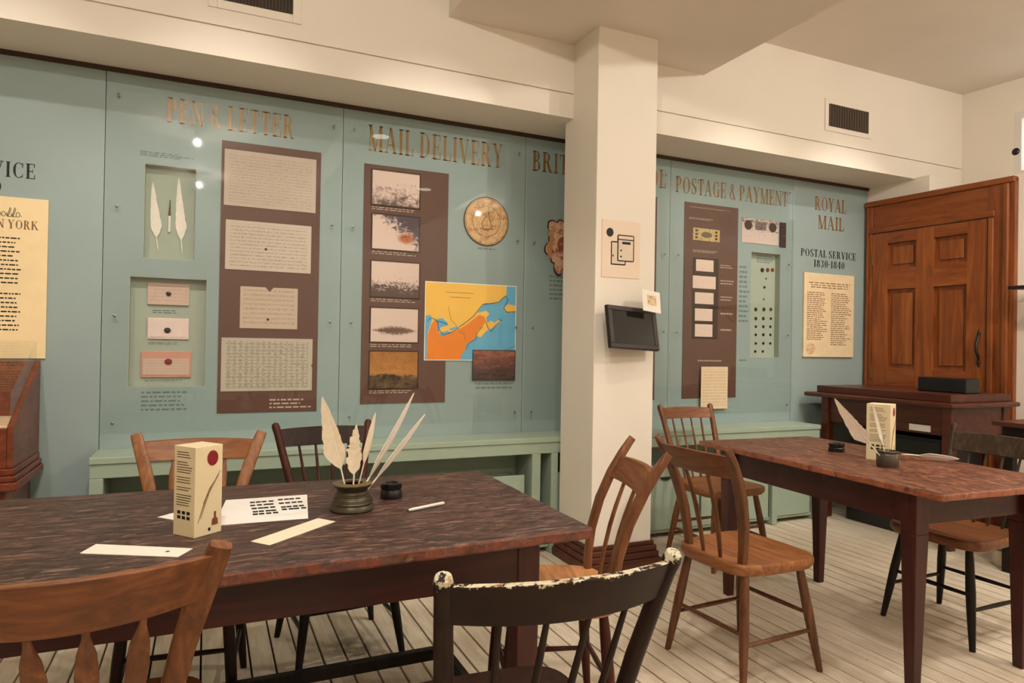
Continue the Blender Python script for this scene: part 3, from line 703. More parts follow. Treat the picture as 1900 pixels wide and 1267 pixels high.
def m_amber():
    t = NT('amber_painting'); x, y, z = t.sep(t.coord('Generated')); f = t.noise(t.coord('Generated'), 5, 7, .7, .5)
    sky = t.ramp(t.math('ADD', t.math('MULTIPLY', f, .6), t.math('MULTIPLY', z, .25)), [(.3, srgb(196, 138, 66)), (.6, srgb(150, 92, 40)), (.75, srgb(84, 48, 24))])
    g = t.math('MULTIPLY', t.math('SUBTRACT', .40, t.math('ADD', z, t.math('MULTIPLY', t.math('SUBTRACT', f, .5), .5))), 12, True)
    land = t.ramp(f, [(.4, srgb(36, 22, 16)), (.62, srgb(110, 84, 56))])
    return t.done(t.mix(g, sky, land), .5, .3)
PICM = [PICS[0][2], m_campfire(), PICS[2][2], m_boat(), m_amber()]
for (px, lb, _), mt in zip(PICS, PICM):
    X0, z0, X1, z1 = rect(*px); t = thing('framed_picture', lb+' on the brown board', 'picture', (X0, YS-.0032, z0), group='pictures on the MAIL DELIVERY board')
    e = .007; W_, H_ = X1-X0, z1-z0
    m = MB().box((-e, -.004, -e), (0, 0, H_+e)).box((W_, -.004, -e), (W_+e, 0, H_+e)).box((0, -.004, -e), (W_, 0, 0)).box((0, -.004, H_), (W_, 0, H_+e))
    m.build('frame', DKTRIM, t); part('print', (0, -.003, 0), (W_, 0, H_), mt, t)
    cap = textlines(X0, z0-.032, X1, z0-.010, 2, YS-.003, PALEINK, 'caption', None); cap.parent = t; cap.location = -Vector(t.location)
# round seal
xc, zc = wp(902, 411); rx = (wp(944, 411)[0]-wp(861, 411)[0])/2; rz = (wp(902, 365)[1]-wp(902, 456)[1])/2
t = thing('round_seal_plaque', 'round tan royal seal plaque above the yellow map', 'plaque', (xc, YS, zc))
SEALM = m_print('tan_seal_relief', srgb(220, 180, 128), srgb(170, 124, 80), 9, .46, .62, 0)
def disc(rx, rz, y0, y1, n=40): return [(rx*math.cos(2*math.pi*k/n), rz*math.sin(2*math.pi*k/n)) for k in range(n)], y0, y1
def dplate(name, rx, rz, y0, y1, mat, parent, n=40, dx=0, dz=0):
    poly = [(dx+rx*math.cos(2*math.pi*k/n), dz+rz*math.sin(2*math.pi*k/n)) for k in range(n)]
    return MB().prism(poly, lambda a, b: (a, y0, b), lambda a, b: (a, y1, b)).build(name, mat, parent)
dplate('rim', rx, rz, 0, -.005, DKTRIM, t); dplate('medal_face', rx*.96, rz*.96, -.005, -.0065, SEALM, t)
m = MB()
def ringtube(m, rx, rz, y, r, n=28): m.tube([(rx*math.cos(2*math.pi*k/n), y, rz*math.sin(2*math.pi*k/n)) for k in range(n+1)], r, 5, cap=False)
ringtube(m, rx*.62, rz*.62, -.0065, .002); ringtube(m, rx*.92, rz*.92, -.0065, .0015)
m.build('inner_ring', m_plain('dark_tan_relief', srgb(146, 104, 64), .6), t)
m = MB(); m.tube([(-.02, -.0065, -.05), (-.03, -.0065, -.01), (-.005, -.0065, .03), (.012, -.0065, .045), (.02, -.0065, .01), (.035, -.0065, -.03), (.01, -.0065, -.055), (-.02, -.0065, -.05)], .0035, 6)
m.tube([(-.045, -.0065, -.045), (.045, -.0065, -.045)], .003, 5).tube([(.012, -.0065, .045), (.012, -.0065, .06)], .006, 6)
m.build('enthroned_figure_relief', m_plain('tan_relief', srgb(160, 116, 72), .6), t)
# yellow map
X0, z0, X1, z1 = rect(790, 523, 954, 668); Wm, Hm = X1-X0, z1-z0
t = thing('printed_map', 'yellow, orange and blue printed map of eastern North America', 'map', (X0, YS-.0035, z0))
part('map_sheet', (-.005, -.002, -.005), (Wm+.005, 0, Hm+.005), WHITE, t)
YEL = m_plain('map_yellow', srgb(250, 196, 84), .5, .3, var=.02); ORA = m_plain('map_orange', srgb(240, 134, 34), .5, .3, var=.04); SEA = m_plain('map_blue', srgb(104, 178, 214), .5, .3, var=.02); LINE = m_plain('map_line', srgb(40, 70, 84), .5, .3, var=0)
def mp(name, pts, lay, mat):
    return MB().prism([(a*Wm, (1-b)*Hm) for a, b in pts][::-1], lambda a, b: (a, -.002, b), lambda a, b: (a, -.002-.0003*lay, b)).build(name, mat, t)
mp('sea', [(0, 0), (1, 0), (1, 1), (0, 1)], 1, SEA)
mp('yellow_land', [(0, 0), (.89, 0), (.89, .12), (.84, .18), (.80, .22), (.72, .24), (.64, .24), (.60, .30), (.56, .38), (.66, .34), (.70, .38), (.66, .44), (.68, .50), (.72, .47), (.76, .50), (.80, .46), (.84, .48), (.72, .58), (.66, .62), (.6, .7), (.40, .62), (.2, .66), (0, .66)], 2, YEL)
mp('island', [(.86, .28), (.92, .24), (1, .26), (1, .34), (.94, .36), (.88, .34)], 2, YEL)
mp('orange_land', [(.02, .70), (.06, .55), (.10, .48), (.13, .52), (.14, .62), (.16, .70), (.26, .66), (.36, .60), (.44, .54), (.52, .46), (.58, .40), (.64, .42), (.66, .48), (.62, .56), (.56, .62), (.55, .70), (.47, .78), (.44, .80), (.44, .86), (.40, .92), (.38, 1), (.02, 1)], 3, ORA)
mp('lake', [(0, .44), (.05, .42), (.07, .48), (.04, .60), (.01, .70), (0, .70)], 4, SEA); mp('lake', [(.10, .48), (.18, .46), (.24, .52), (.22, .56), (.16, .58), (.15, .64), (.12, .60), (.13, .52)], 4, SEA)
mp('lake', [(.14, .66), (.24, .62), (.27, .64), (.18, .68)], 4, SEA); mp('lake', [(.25, .60), (.34, .56), (.36, .58), (.28, .62)], 4, SEA)
m = MB()
def mline(m, pts, r=.0018): m.tube([(a*Wm, -.0035, (1-b)*Hm) for a, b in pts], r, 5)
mline(m, [(.36, .57), (.44, .50), (.52, .42), (.58, .32), (.62, .26), (.72, .24), (.80, .22), (.85, .16), (.88, .13), (.91, .18), (.88, .26), (.86, .30), (.9, .35), (1, .34)], .002)
mline(m, [(.12, .50), (.2, .52), (.24, .55)]); mline(m, [(.15, .62), (.2, .68), (.3, .63), (.36, .58)]); mline(m, [(.66, .48), (.68, .56), (.72, .62), (.78, .52), (.84, .46), (.8, .44)])
mline(m, [(.44, .86), (.47, .78), (.55, .72), (.56, .64), (.62, .56)]); mline(m, [(.02, .5), (.06, .46), (.1, .48), (.13, .52), (.14, .62)]); mline(m, [(.2, .12), (.52, .12)], .0008); mline(m, [(.26, .18), (.48, .18)], .0008); mline(m, [(.24, .3), (.27, .48), (.34, .56)], .0007)
mline(m, [(.36, .63), (.42, .66), (.43, .74)], .0009); mline(m, [(.7, .9), (.9, .86), (1, .80)], .0007)
m.build('coastline', LINE, t)
# dark picture beside the map
X0, z0, X1, z1 = rect(878, 650, 954, 704, Y=YW-.008); t = thing('framed_picture', 'dark reddish stormy painting overlapping the lower corner of the map', 'picture', (X0, YW-.0085, z0))
W_, H_ = X1-X0, z1-z0
def m_storm():
    q = NT('stormy_painting'); f = q.noise(q.coord('Generated', (1, 1, 1.6)), 4, 8, .7, 1.2); z = q.sep(q.coord('Generated'))[2]
    return q.done(q.ramp(q.math('ADD', q.math('MULTIPLY', f, .7), q.math('MULTIPLY', z, .3)), [(.3, srgb(46, 34, 34)), (.48, srgb(96, 62, 56)), (.62, srgb(150, 88, 72)), (.75, srgb(176, 120, 100))]), .5, .3)
part('print', (0, -.003, 0), (W_, 0, H_), m_storm(), t)
e = .004; MB().box((-e, -.004, -e), (0, 0, H_+e)).box((W_, -.004, -e), (W_+e, 0, H_+e)).box((0, -.004, -e), (W_, 0, 0)).box((0, -.004, H_), (W_, 0, H_+e)).build('frame', INK, t)
# ---- panel 3: coat of arms and brown board behind the pillar
xc, zc = wp(1046, 455); t = thing('coat_of_arms_plaque', 'red and gold coat of arms plaque beside the pillar', 'plaque', (xc, YS, zc))
rad = .155; poly = []; rr = random.Random(5)
lob = [1.0, .82, 1.05, .9, 1.08, .8, 1.0, .86, 1.1, .84, 1.02, .88]
for k in range(72):
    a = 2*math.pi*k/72; r_ = rad*(.86+.13*abs(math.sin(a*6)))*lob[int(k/6) % 12]*(1.05 if abs(math.sin(a)) > .7 else 1)
    poly.append((r_*math.cos(a)*.95, r_*math.sin(a)*1.15))
MB().prism(poly, lambda a, b: (a, 0, b), lambda a, b: (a, -.005, b)).build('outline', DKTRIM, t)
ARMS = m_print('heraldic_colours', srgb(228, 192, 160), srgb(158, 76, 52), 7, .48, .60, 0, tint=srgb(244, 214, 186))
MB().prism([(a*.94, b*.94) for a, b in poly], lambda a, b: (a, -.005, b), lambda a, b: (a, -.0065, b)).build('painted_face', ARMS, t)
dplate('shield', .05, .055, -.0065, -.010, m_print('shield_red', srgb(160, 60, 60), srgb(196, 140, 90), 5, .5, .6), t, 20)
for sgn in (-1, 1):
    m = MB(); m.tube([(sgn*.085, -.0065, -.09), (sgn*.095, -.0065, -.03), (sgn*.075, -.0065, .03), (sgn*.088, -.0065, .075), (sgn*.06, -.0065, .095)], [.010, .017, .014, .012, .008], 7)
    m.v = [(p[0]*1.15, -.0065+(p[1]+.0065)*.12, p[2]) for p in m.v]; m.build('supporter', m_plain('gold_supporter', srgb(196, 134, 84), .6), t, smooth=True)
MB().tube([(-.03, -.0065, .07), (-.03, -.0065, .10), (-.012, -.0065, .085), (0, -.0065, .115), (.012, -.0065, .085), (.03, -.0065, .10), (.03, -.0065, .07), (-.03, -.0065, .07)], .004, 6).build('crown', m_plain('crown_gold', srgb(190, 140, 90), .5), t)
sheet('mount_board', 'brown mount board mostly hidden behind the pillar', 'mount board', rect(1112, 352, 1213, 742), BROWN, group='brown mount boards')
# ---- panel 4
b4 = sheet('mount_board', 'brown mount board holding the banknote and a column of small letters', 'mount board', rect(1270, 374, 1364, 737), BROWN, group='brown mount boards')
for px, n in (((1280, 382, 1358, 394), 2), ((1278, 402, 1330, 412), 2), ((1285, 462, 1334, 472), 2), ((1336, 490, 1362, 500), 2), ((1336, 518, 1362, 530), 2), ((1336, 548, 1362, 560), 2), ((1336, 578, 1362, 586), 1), ((1336, 608, 1362, 616), 1), ((1294, 666, 1344, 672), 1)):
    o = textlines(*rect(*px), n, YS-.003, PALEINK, 'caption', None, wl_=.02); o.parent = b4
NOTE = m_print('banknote_print', srgb(206, 176, 124), srgb(104, 84, 56), 14, .5, .62)
t = thing('banknote', 'small tan banknote at the top of the brown board', 'banknote', (rect(1285, 422, 1334, 450)[0], YS-.0042, rect(1285, 422, 1334, 450)[1]))
r = rect(1285, 422, 1334, 450); W_, H_ = r[2]-r[0], r[3]-r[1]
part('note_sheet', (0, -.002, 0), (W_, 0, H_), NOTE, t); dplate('vignette', W_*.2, H_*.24, -.002, -.0028, m_plain('banknote_ink', srgb(110, 92, 62), .6), t, 20, W_*.5, H_*.5)
for fx in (.08, .82):
    for fz in (.15, .42, .7): part('corner_stamp', (W_*fx, -.0028, H_*fz), (W_*(fx+.09), -.002, H_*(fz+.16)), DKTRIM, t)
X0, z0, X1, z1 = rect(1285, 477, 1330, 629)
fr = sheet('letter_backing', 'dark narrow backing strip behind five small letters', 'backing strip', (X0, z0, X1, z1), DKTRIM, YS-.0042, .002)
SMALLP = m_print('small_letter_paper', srgb(228, 204, 190), srgb(170, 140, 130), 10, .56, .72)
for k, px in enumerate(((1290, 481, 1322, 505), (1284, 511, 1326, 537), (1288, 542, 1322, 565), (1288, 572, 1320, 596), (1288, 601, 1320, 625))):
    sheet('small_letter', ['topmost', 'second from top, widest', 'middle', 'fourth from top', 'lowest'][k]+' of five small pale letters on the narrow strip', 'letter', rect(*px), SMALLP, YS-.0064, .002, 'five small letters on the strip')
LIST = m_script('printed_rate_list', srgb(226, 204, 170), srgb(140, 110, 84), 20, .5)
sheet('rate_sheet', 'cream printed sheet hanging below the brown board', 'sheet', rect(1297, 680, 1345, 757), LIST, YW-.0225, .002)
BILL = m_print('bill_print', srgb(206, 186, 178), srgb(96, 66, 66), 10, .54, .66, -.2)
r = rect(1376, 403, 1443, 456); W_, H_ = r[2]-r[0], r[3]-r[1]
t = thing('engraved_bill', 'pink engraved money bill with dark vignettes above the coins', 'bill', (r[0], YS, r[1]))
part('bill_sheet', (0, -.003, 0), (W_, 0, H_), BILL, t); part('dark_strip', (W_*1.04, -.003, -.01), (W_*1.22, 0, H_*.98), m_print('dark_bill_strip', srgb(50, 36, 36), srgb(150, 130, 120), 12, .55, .65), t)
for fx, rr_ in ((.17, .13), (.84, .13)): dplate('vignette', W_*rr_*.8, H_*.2, -.003, -.004, DKTRIM, t, 18, W_*fx, H_*.72)
part('vignette', (W_*.36, -.004, H_*.56), (W_*.66, -.003, H_*.9), m_print('vignette_engraving', srgb(150, 130, 124), srgb(50, 38, 40), 8, .42, .58), t)
# coins
rows = [(501, [(1414, .016, 'dark'), (1424, .016, 'copper'), (1433, .015, 'copper')]), (517, [(1421, .006, 'dark')]), (533, [(1418, .010, 'dark')]), (555, [(1417, .008, 'silver')]),
        (574, [(1402, .014, 'brown'), (1417, .014, 'brown'), (1430, .013, 'brown')]), (591, [(1402, .013, 'brown'), (1416, .013, 'brown'), (1430, .010, 'dark')])]
for y in (606, 621, 637): rows.append((y, [(1402, .010, 'dark'), (1416, .011, 'dark'), (1429, .010, 'dark')]))
rows.append((652, [(1401, .010, 'dark'), (1415, .010, 'dark')]))
CM = {'dark': m_plain('dark_coin', srgb(40, 34, 30), .4, .5, .6), 'copper': m_plain('copper_coin', srgb(130, 62, 44), .4, .5, .6), 'brown': m_plain('brown_coin', srgb(88, 70, 48), .4, .5, .6), 'silver': m_plain('silver_coin', srgb(120, 122, 112), .4, .5, .6)}
RN = ['top', 'second', 'third', 'fourth', 'fifth', 'sixth', 'seventh', 'eighth', 'ninth', 'bottom']
for k, (y, cs) in enumerate(rows):
    for j, (x_, r_, c_) in enumerate(cs):
        X_, z_ = wp(x_, y, YW+.05)
        pos = '' if len(cs) == 1 else ', '+(['left', 'right'] if len(cs) == 2 else ['left', 'middle', 'right'])[j]+' one'
        o = dplate('coin', r_, r_, YW+.05, YW+.046, CM[c_], None, 18, X_, z_)
        tag(o, f'{c_} coin in the {RN[k]} row of the coin niche{pos}', 'coin', 'coins in the wall niche')
on(4, textlines(*rect(1404, 472, 1436, 490, Y=YW+.05), 4, YW+.0495, GREYINK, 'niche_caption', None, wl_=.02))
# ---- panel 5 poster
POST = m_plain('cream_poster_paper', srgb(226, 204, 166), .6, .2, var=.05)
r = rect(1490, 505, 1580, 663); t = thing('proclamation_poster', 'cream printed poster with two text columns below the ROYAL MAIL title', 'poster', (r[0], YS, r[1])); W_, H_ = r[2]-r[0], r[3]-r[1]
part('poster_board', (0, -.014, 0), (W_, 0, H_), POST, t, .002)
TAN = m_plain('faded_print', srgb(140, 110, 80), .6, .2, var=0)
textlines(.03, H_*.82, W_-.03, H_*.9, 3, -.014, TAN, 'headline_text', t, 'C', .05); textlines(.03, H_*.2, W_*.47, H_*.78, 24, -.014, TAN, 'column_text', t, 'L', .03); textlines(W_*.53, H_*.14, W_-.03, H_*.78, 26, -.014, TAN, 'column_text', t, 'L', .03)
dplate('red_stamp_mark', .05, .045, -.014, -.0148, m_print('red_brown_stamp', srgb(222, 196, 156), srgb(168, 104, 70), 7, .5, .6), t, 20, .075, .065)

# ================================================================== BENCH ALONG THE WALL
BX0, BX1, ZBT = -0.473, 4.05, 0.684
bt = thing('wall_bench', 'long pale green shelf bench built along the exhibit wall', 'bench', (BX0, YB, 0))
def bpart(nm, a, b, mat=GREEN, bevel=.003):
    o = MB().box(a, b).build(nm, mat, bt, bevel=bevel); o.location = -Vector(bt.location); return o
bpart('top_board', (BX0, YB-.008, ZBT-.03), (BX1, YW-.002, ZBT))
bpart('front_rail', (BX0+.002, YB, ZBT-.095), (BX1-.002, YB+.02, ZBT-.03))
bpart('back_panel', (BX0+.02, YW-.02, 0.002), (BX1-.02, YW-.003, ZBT-.03))
DIV = [BX0, 0.66, 1.74, 1.815, 2.54, 3.05, 3.52, 4.0]
for i, x_ in enumerate([BX0+.002, 1.735, 1.86, 3.60, BX1-.05]):
    wd = .055 if i in (0, 1) else .045
    bpart('stile', (x_, YB, 0.002), (x_+wd, YW-.02, ZBT-.095) if i in (0, 4) else (x_+wd, YW-.03, ZBT-.095))
bpart('bottom_shelf', (BX0+.02, YB+.03, .03), (BX1-.02, YW-.02, .05))
BINS = [(-.40, .30), (.31, 1.0), (1.01, 1.70), (1.91, 2.43), (2.44, 2.98), (2.99, 3.585), (3.66, 3.98)]
BN = ['leftmost', 'second from the left', 'third from the left', 'just right of the pillar base', 'with black cup handle behind the spindle chair', 'behind the far red table leg', 'rightmost, near the desk']
HNX = {4: wp(1238, 892, YB+.02)[0]}
for i, (a, b) in enumerate(BINS):
    t = thing('storage_bin', f'pale green storage bin under the wall bench, {BN[i]}', 'bin', ((a+b)/2, YB+.02, .052), group='storage bins under the bench')
    hw = (b-a)/2-.004; H_ = .415
    m = MB().box((-hw, 0, 0), (hw, .014, H_)); m.build('front_board', GREEN, t, bevel=.002)
    m = MB().box((-hw, .014, 0), (-hw+.012, .19, H_-.02)).box((hw-.012, .014, 0), (hw, .19, H_-.02)).box((-hw+.012, .178, 0), (hw-.012, .19, H_-.02)).box((-hw+.012, .014, 0), (hw-.012, .178, .012))
    m.build('bin_box', GREEN, t)
    hx = 0 if i != 4 else 0
    poly = [(.042*math.cos(math.pi+math.pi*k/10), .022*math.sin(math.pi+math.pi*k/10)) for k in range(11)]
    if i == 4:
        hxx = wp(1238, 892, YB)[0]-(a+b)/2
        o = MB().prism([(hxx+p, .34+q) for p, q in poly], lambda p, q: (p, .001, q), lambda p, q: (p, -.012, q)).build('cup_handle', BLKMET, t, bevel=.003)

# ================================================================== PILLAR: notice, tablet, note
r = rect(1117, 406, 1186, 518, Y=PY0)
t = thing('notice_plate', 'cream notice plate with camera and device symbols high on the pillar', 'notice', (r[0], PY0, r[1])); W_, H_ = r[2]-r[0], r[3]-r[1]
part('plate', (0, -.004, 0), (W_, 0, H_), m_plain('notice_cream', srgb(236, 216, 196), .5, .3, var=.01), t, .001)
dx, dz = wp(1131, 431, PY0); dplate('round_symbol', .022, .024, -.004, -.006, INK, t, 24, dx-r[0], dz-r[1])
def outline(nm, px, mats, lay):
    q = rect(*px, Y=PY0); a0, c0, a1, c1 = q[0]-r[0], q[1]-r[1], q[2]-r[0], q[3]-r[1]; y = -.004-.002*lay
    rr_ = .008
    def rp(e):
        pts = []
        for cx_, cz_, s0 in ((a1-rr_, c1-rr_, 0), (a0+rr_, c1-rr_, 90), (a0+rr_, c0+rr_, 180), (a1-rr_, c0+rr_, 270)):
            for k in range(5):
                a = math.radians(s0+90*k/4); pts.append((cx_+(rr_-e if rr_ > e else 0.001)*math.cos(a), cz_+(rr_-e if rr_ > e else .001)*math.sin(a)))
        return pts
    MB().prism(rp(0), lambda a, b: (a, y+.002, b), lambda a, b: (a, y, b)).build(nm+'_outline', INK, t)
    MB().prism(rp(.0065), lambda a, b: (a, y, b), lambda a, b: (a, y-.0006, b)).build(nm, m_plain('notice_symbol_fill', srgb(222, 204, 182), .5), t)
    return a0, c0, a1, c1, y-.0006
a0, c0, a1, c1, y = outline('device_symbol', (1133, 447, 1160, 493), None, 0)
m = MB().box((a0+.01, y-.0006, c0+.045), (a0+.018, y, c0+.055)); m.build('button_symbol', INK, t)
a0, c0, a1, c1, y = outline('device_symbol', (1145, 435, 1175, 487), None, 1)
part('symbol_line', (a0+.004, y-.0006, c1-.03), (a1-.004, y, c1-.024), INK, t); part('symbol_text', (a0+.03, y-.0006, c1-.052), (a1-.025, y, c1-.038), INK, t)
for k in range(2): part('button_symbol', (a0+.018, y-.0006, c0+.022+k*.034), (a0+.028, y, c0+.031+k*.034), INK, t)
# tablet on a bracket
t = thing('wall_tablet', 'black tablet screen tilted out from the pillar on a bracket', 'tablet', (2.10, PY0, 1.325))
Rm = Matrix.Translation((0.0, -.085, 0)) @ Matrix.Rotation(math.radians(9), 4, 'Z') @ Matrix.Rotation(math.radians(-12), 4, 'X') @ Matrix.Rotation(math.radians(2.5), 4, 'Y')
TW, TH = .178, .118
def tpart(nm, mb, mat, bevel=0):
    mb.v = [tuple(Rm @ Vector(p)) for p in mb.v]; return mb.build(nm, mat, t, bevel=bevel)
tpart('case', MB().box((-TW, 0, -TH), (TW, .022, TH)), BLACK, .006)
m = MB()
for a, b in (((-TW+.003, -.006, TH-.028), (TW-.003, .002, TH-.003)), ((-TW+.003, -.006, -TH+.003), (TW-.003, .002, -TH+.026)), ((-TW+.003, -.006, -TH+.026), (-TW+.03, .002, TH-.028)), ((TW-.03, -.006, -TH+.026), (TW-.003, .002, TH-.028))): m.box(a, b)
tpart('bezel', m, m_plain('dark_grey_bezel', srgb(52, 46, 46), .4, .5), .003)
tpart('screen', MB().box((-TW+.03, -.002, -TH+.026), (TW-.03, .001, TH-.028)), SCREEN)
MB().tube([(0, 0, -.02), (0, -.07, -.01)], .022, 12).build('bracket', BLACK, t)
q = MB().box((-.06, -.004, -.06), (.06, 0, .06)).build('bracket_plate', BLACK, t)
# paper note behind the tablet's upper corner
nt = thing('paper_note', 'small cream paper note stuck at the tablet\'s upper right corner', 'note', (2.188, PY0-.05, 1.457))
Rn = Matrix.Rotation(math.radians(9), 4, 'Z') @ Matrix.Rotation(math.radians(-12), 4, 'X') @ Matrix.Rotation(math.radians(6), 4, 'Y')
for nm, mb, mt in (('sheet', MB().box((-.066, -.0615, -.058), (.066, -.060, .062)), IVORY), ('printed_symbol', MB().box((-.03, -.0623, -.02), (.035, -.0615, .035)), m_print('note_symbol', srgb(222, 206, 170), srgb(176, 132, 74), 4, .45, .6))):
    mb.v = [tuple(Rn @ Vector(p)) for p in mb.v]; mb.build(nm, mt, nt)

# ================================================================== AIR VENTS in the bulkhead
def vent(label, px, n, fr):
    X0, z0, X1, z1 = rect(*px, Y=YF); t = thing('air_vent', label, 'vent', (X0, YF, z0), group='air vents in the bulkhead'); W_, H_ = X1-X0, z1-z0
    m = MB(); e = fr
    m.box((-e, -.008, -e), (0, 0, H_+e)).box((W_, -.008, -e), (W_+e, 0, H_+e)).box((0, -.008, -e), (W_, 0, 0)).box((0, -.008, H_), (W_, 0, H_+e))
    m.build('frame', CREAM, t, bevel=.003)
    part('dark_duct', (0, -.0012, 0), (W_, -.0004, H_), BLACK, t)
    SL = m_plain('vent_slat_'+str(n), srgb(96, 82, 70), .5) 
    for k in range(n):
        xk = (k+.5)*W_/n; mb = MB().box((-.0015, -.012, .001), (.0015, .0, H_-.001)); Rk = Matrix.Translation((xk, -.0015, 0)) @ Matrix.Rotation(math.radians(35), 4, 'Z')
        mb.v = [tuple(Rk @ Vector(p)) for p in mb.v]; mb.build('slat', SL, t)
vent('air vent with vertical slats above the MAIL DELIVERY panel, cut by the picture top', (405, -62, 543, 28), 22, .04)
vent('air vent with vertical slats near the right end of the bulkhead', (1537, 192, 1610, 249), 16, .035)

# ================================================================== DOOR in the lower right wall
def wlhit(px, py, d=0.0):
    p0 = np.array(wl(0, d, 0)); n = np.array([NN[0], NN[1], 0]); r_ = ray(px, py); tt = ((p0-EYEP) @ n)/(r_ @ n); q = EYEP+r_*tt
    return (q[:2]-A0) @ DD, q[2]
door = thing('door_1', 'orange-brown six-panel pine door in a moulded wooden case', 'door', wl(0.6, 0, 0)); struct(door)
def dbox(nm, s0, s1, z0, z1, d0, d1, mat, parent=None, bevel=.003):
    m = MB().hexa([wl(s1, d1, z0), wl(s1, d0, z0), wl(s0, d0, z0), wl(s0, d1, z0)], [wl(s1, d1, z1), wl(s1, d0, z1), wl(s0, d0, z1), wl(s0, d1, z1)])
    o = m.build(nm, mat, parent or door, bevel=bevel); o.location = -Vector(door.location); return o
sL, zT = wlhit(1609, 376); sR, _ = wlhit(1891, 324); sl0, zd1 = wlhit(1626, 436); sl1, _ = wlhit(1838, 393)
zT = 2.40; zd1 = 2.10
sL = max(sL, 0.03)
dbox('case_stile', sL, sl0-.004, 0.002, zT, .001, .045, DOORW); dbox('case_stile', sl1+.004, sR, 0.002, zT, .001, .045, DOORW)
dbox('case_header', sl0-.004, sl1+.004, zd1+.06, zT, .001, .04, DOORX)
dbox('header_moulding', sL, sR, zT-.03, zT+.012, .001, .062, DOORX, bevel=.008)
dbox('header_moulding', sl0-.05, sl1+.05, zd1+.055, zd1+.10, .04, .055, DOORX, bevel=.008)
dbox('stile_moulding', sl1+.01, sl1+.05, 0.002, zd1+.05, .045, .062, DOORW, bevel=.01); dbox('stile_moulding', sR-.07, sR-.03, 0.002, zT-.03, .045, .065, DOORW, bevel=.01)
dbox('stile_moulding', sL+.012, sL+.03, 0.002, zT-.03, .045, .058, DOORW, bevel=.006)
# the leaf: stiles and rails around sunk panels
leaf = dbox('door_leaf', sl0, sl1, .01, zd1+.05, .001, .012, DOORW)
wleaf = sl1-sl0; st_ = .13*wleaf/.86
cols_ = [(wlhit(1652, 500)[0], wlhit(1705, 500)[0]), (wlhit(1738, 500)[0], wlhit(1800, 500)[0])]
rows_ = [(0.22, 0.78), (wlhit(1680, 684)[1]-.0, wlhit(1680, 536)[1]), (wlhit(1680, 497)[1], wlhit(1680, 449)[1])]
def sub(o, p): o.parent = p; o.location = (0, 0, 0); return o
ss = [sl0]+[q for c_ in cols_ for q in c_]+[sl1]
zz = [.01]+[q for c_ in rows_ for q in c_]+[zd1+.05]
for k in (0, 2, 4): sub(dbox('leaf_stile', ss[k], ss[k+1], .01, zd1+.05, .012, .044, DOORW, bevel=.002), leaf)
for k in (0, 2, 4, 6):
    for (c0, c1) in cols_: sub(dbox('leaf_rail', c0, c1, zz[k], zz[k+1], .012, .043, DOORX, bevel=.002), leaf)
for (c0, c1) in cols_:
    for (r0, r1) in rows_:
        sub(dbox('raised_panel', c0+.03, c1-.03, r0+.03, r1-.03, .012, .024, DOORW, bevel=.012), leaf)
hs, hz = wlhit(1814, 646, .06)
m = MB().tube([wl(hs, .046, hz+.10), wl(hs, .055, hz+.075), wl(hs-.004, .075, hz+.03), wl(hs, .078, hz-.02), wl(hs+.004, .06, hz-.06), wl(hs, .046, hz-.10)], [.006, .009, .009, .010, .009, .006], 8)
for sg in (1, -1): m.tube([wl(hs, .045, hz+sg*.135), wl(hs, .046, hz+sg*.10), wl(hs, .047, hz+sg*.075)], [.002, .013, .004], 8)
o = m.build('thumb_latch_handle', BLKMET, leaf, smooth=True); o.location = -Vector(door.location)-Vector(leaf.location)+Vector(leaf.location); sub(o, leaf)
for hz_ in (1.05, 1.95): sub(dbox('hinge', sl0-.012, sl0+.006, hz_-.045, hz_+.045, .034, .05, m_plain('brass_hinge', srgb(140, 100, 50), .4, .5, .6), bevel=.003), leaf)

# black wall arm at the right edge, black ball camera on the window ledge
s_, z_ = wlhit(1869, 537, .24)
t = thing('wall_shelf', 'black iron shelf on the wall right of the door', 'shelf', wl(s_+.3, 0, z_)); off_ = Vector(t.location)
m = MB().hexa([wl(s_+.7, .24, z_), wl(s_+.7, .001, z_), wl(s_+.1, .001, z_), wl(s_, .24, z_)], [wl(s_+.7, .24, z_+.022), wl(s_+.7, .001, z_+.022), wl(s_+.1, .001, z_+.022), wl(s_, .24, z_+.022)])
o = m.build('shelf_plate', BLKMET, t, bevel=.003); o.location = -off_
for q in (.2, .6):
    o = MB().tube([wl(s_+q, .002, z_-.14), wl(s_+q, .05, z_-.11), wl(s_+q, .13, z_-.03), wl(s_+q, .16, z_)], .008, 8).build('curved_bracket', BLKMET, t, smooth=True); o.location = -off_
r_ = ray(1887, 282); n_ = np.array([-0.9945, -0.105, 0]); p0 = np.array(wu(0, -.02, 0)); q_ = EYEP+r_*(((p0-EYEP) @ n_)/(r_ @ n_))
t = thing('ball_camera', 'small black ball camera on a thin stem in the high window', 'camera', (q_[0], q_[1], wz0+.031))
MB().lathe([(.001, q_[2]-wz0-.066)]+[(.034*math.sin(math.pi*k/10), q_[2]-wz0-.031-.034*math.cos(math.pi*k/10)) for k in range(1, 10)]+[(.001, q_[2]-wz0+.004)], 18).build('ball_housing', BLACK, t, smooth=True)
MB().lathe([(.022, 0), (.022, .006), (.005, .01), (.005, q_[2]-wz0-.06)], 14).build('stem', WHTMET, t, smooth=True)

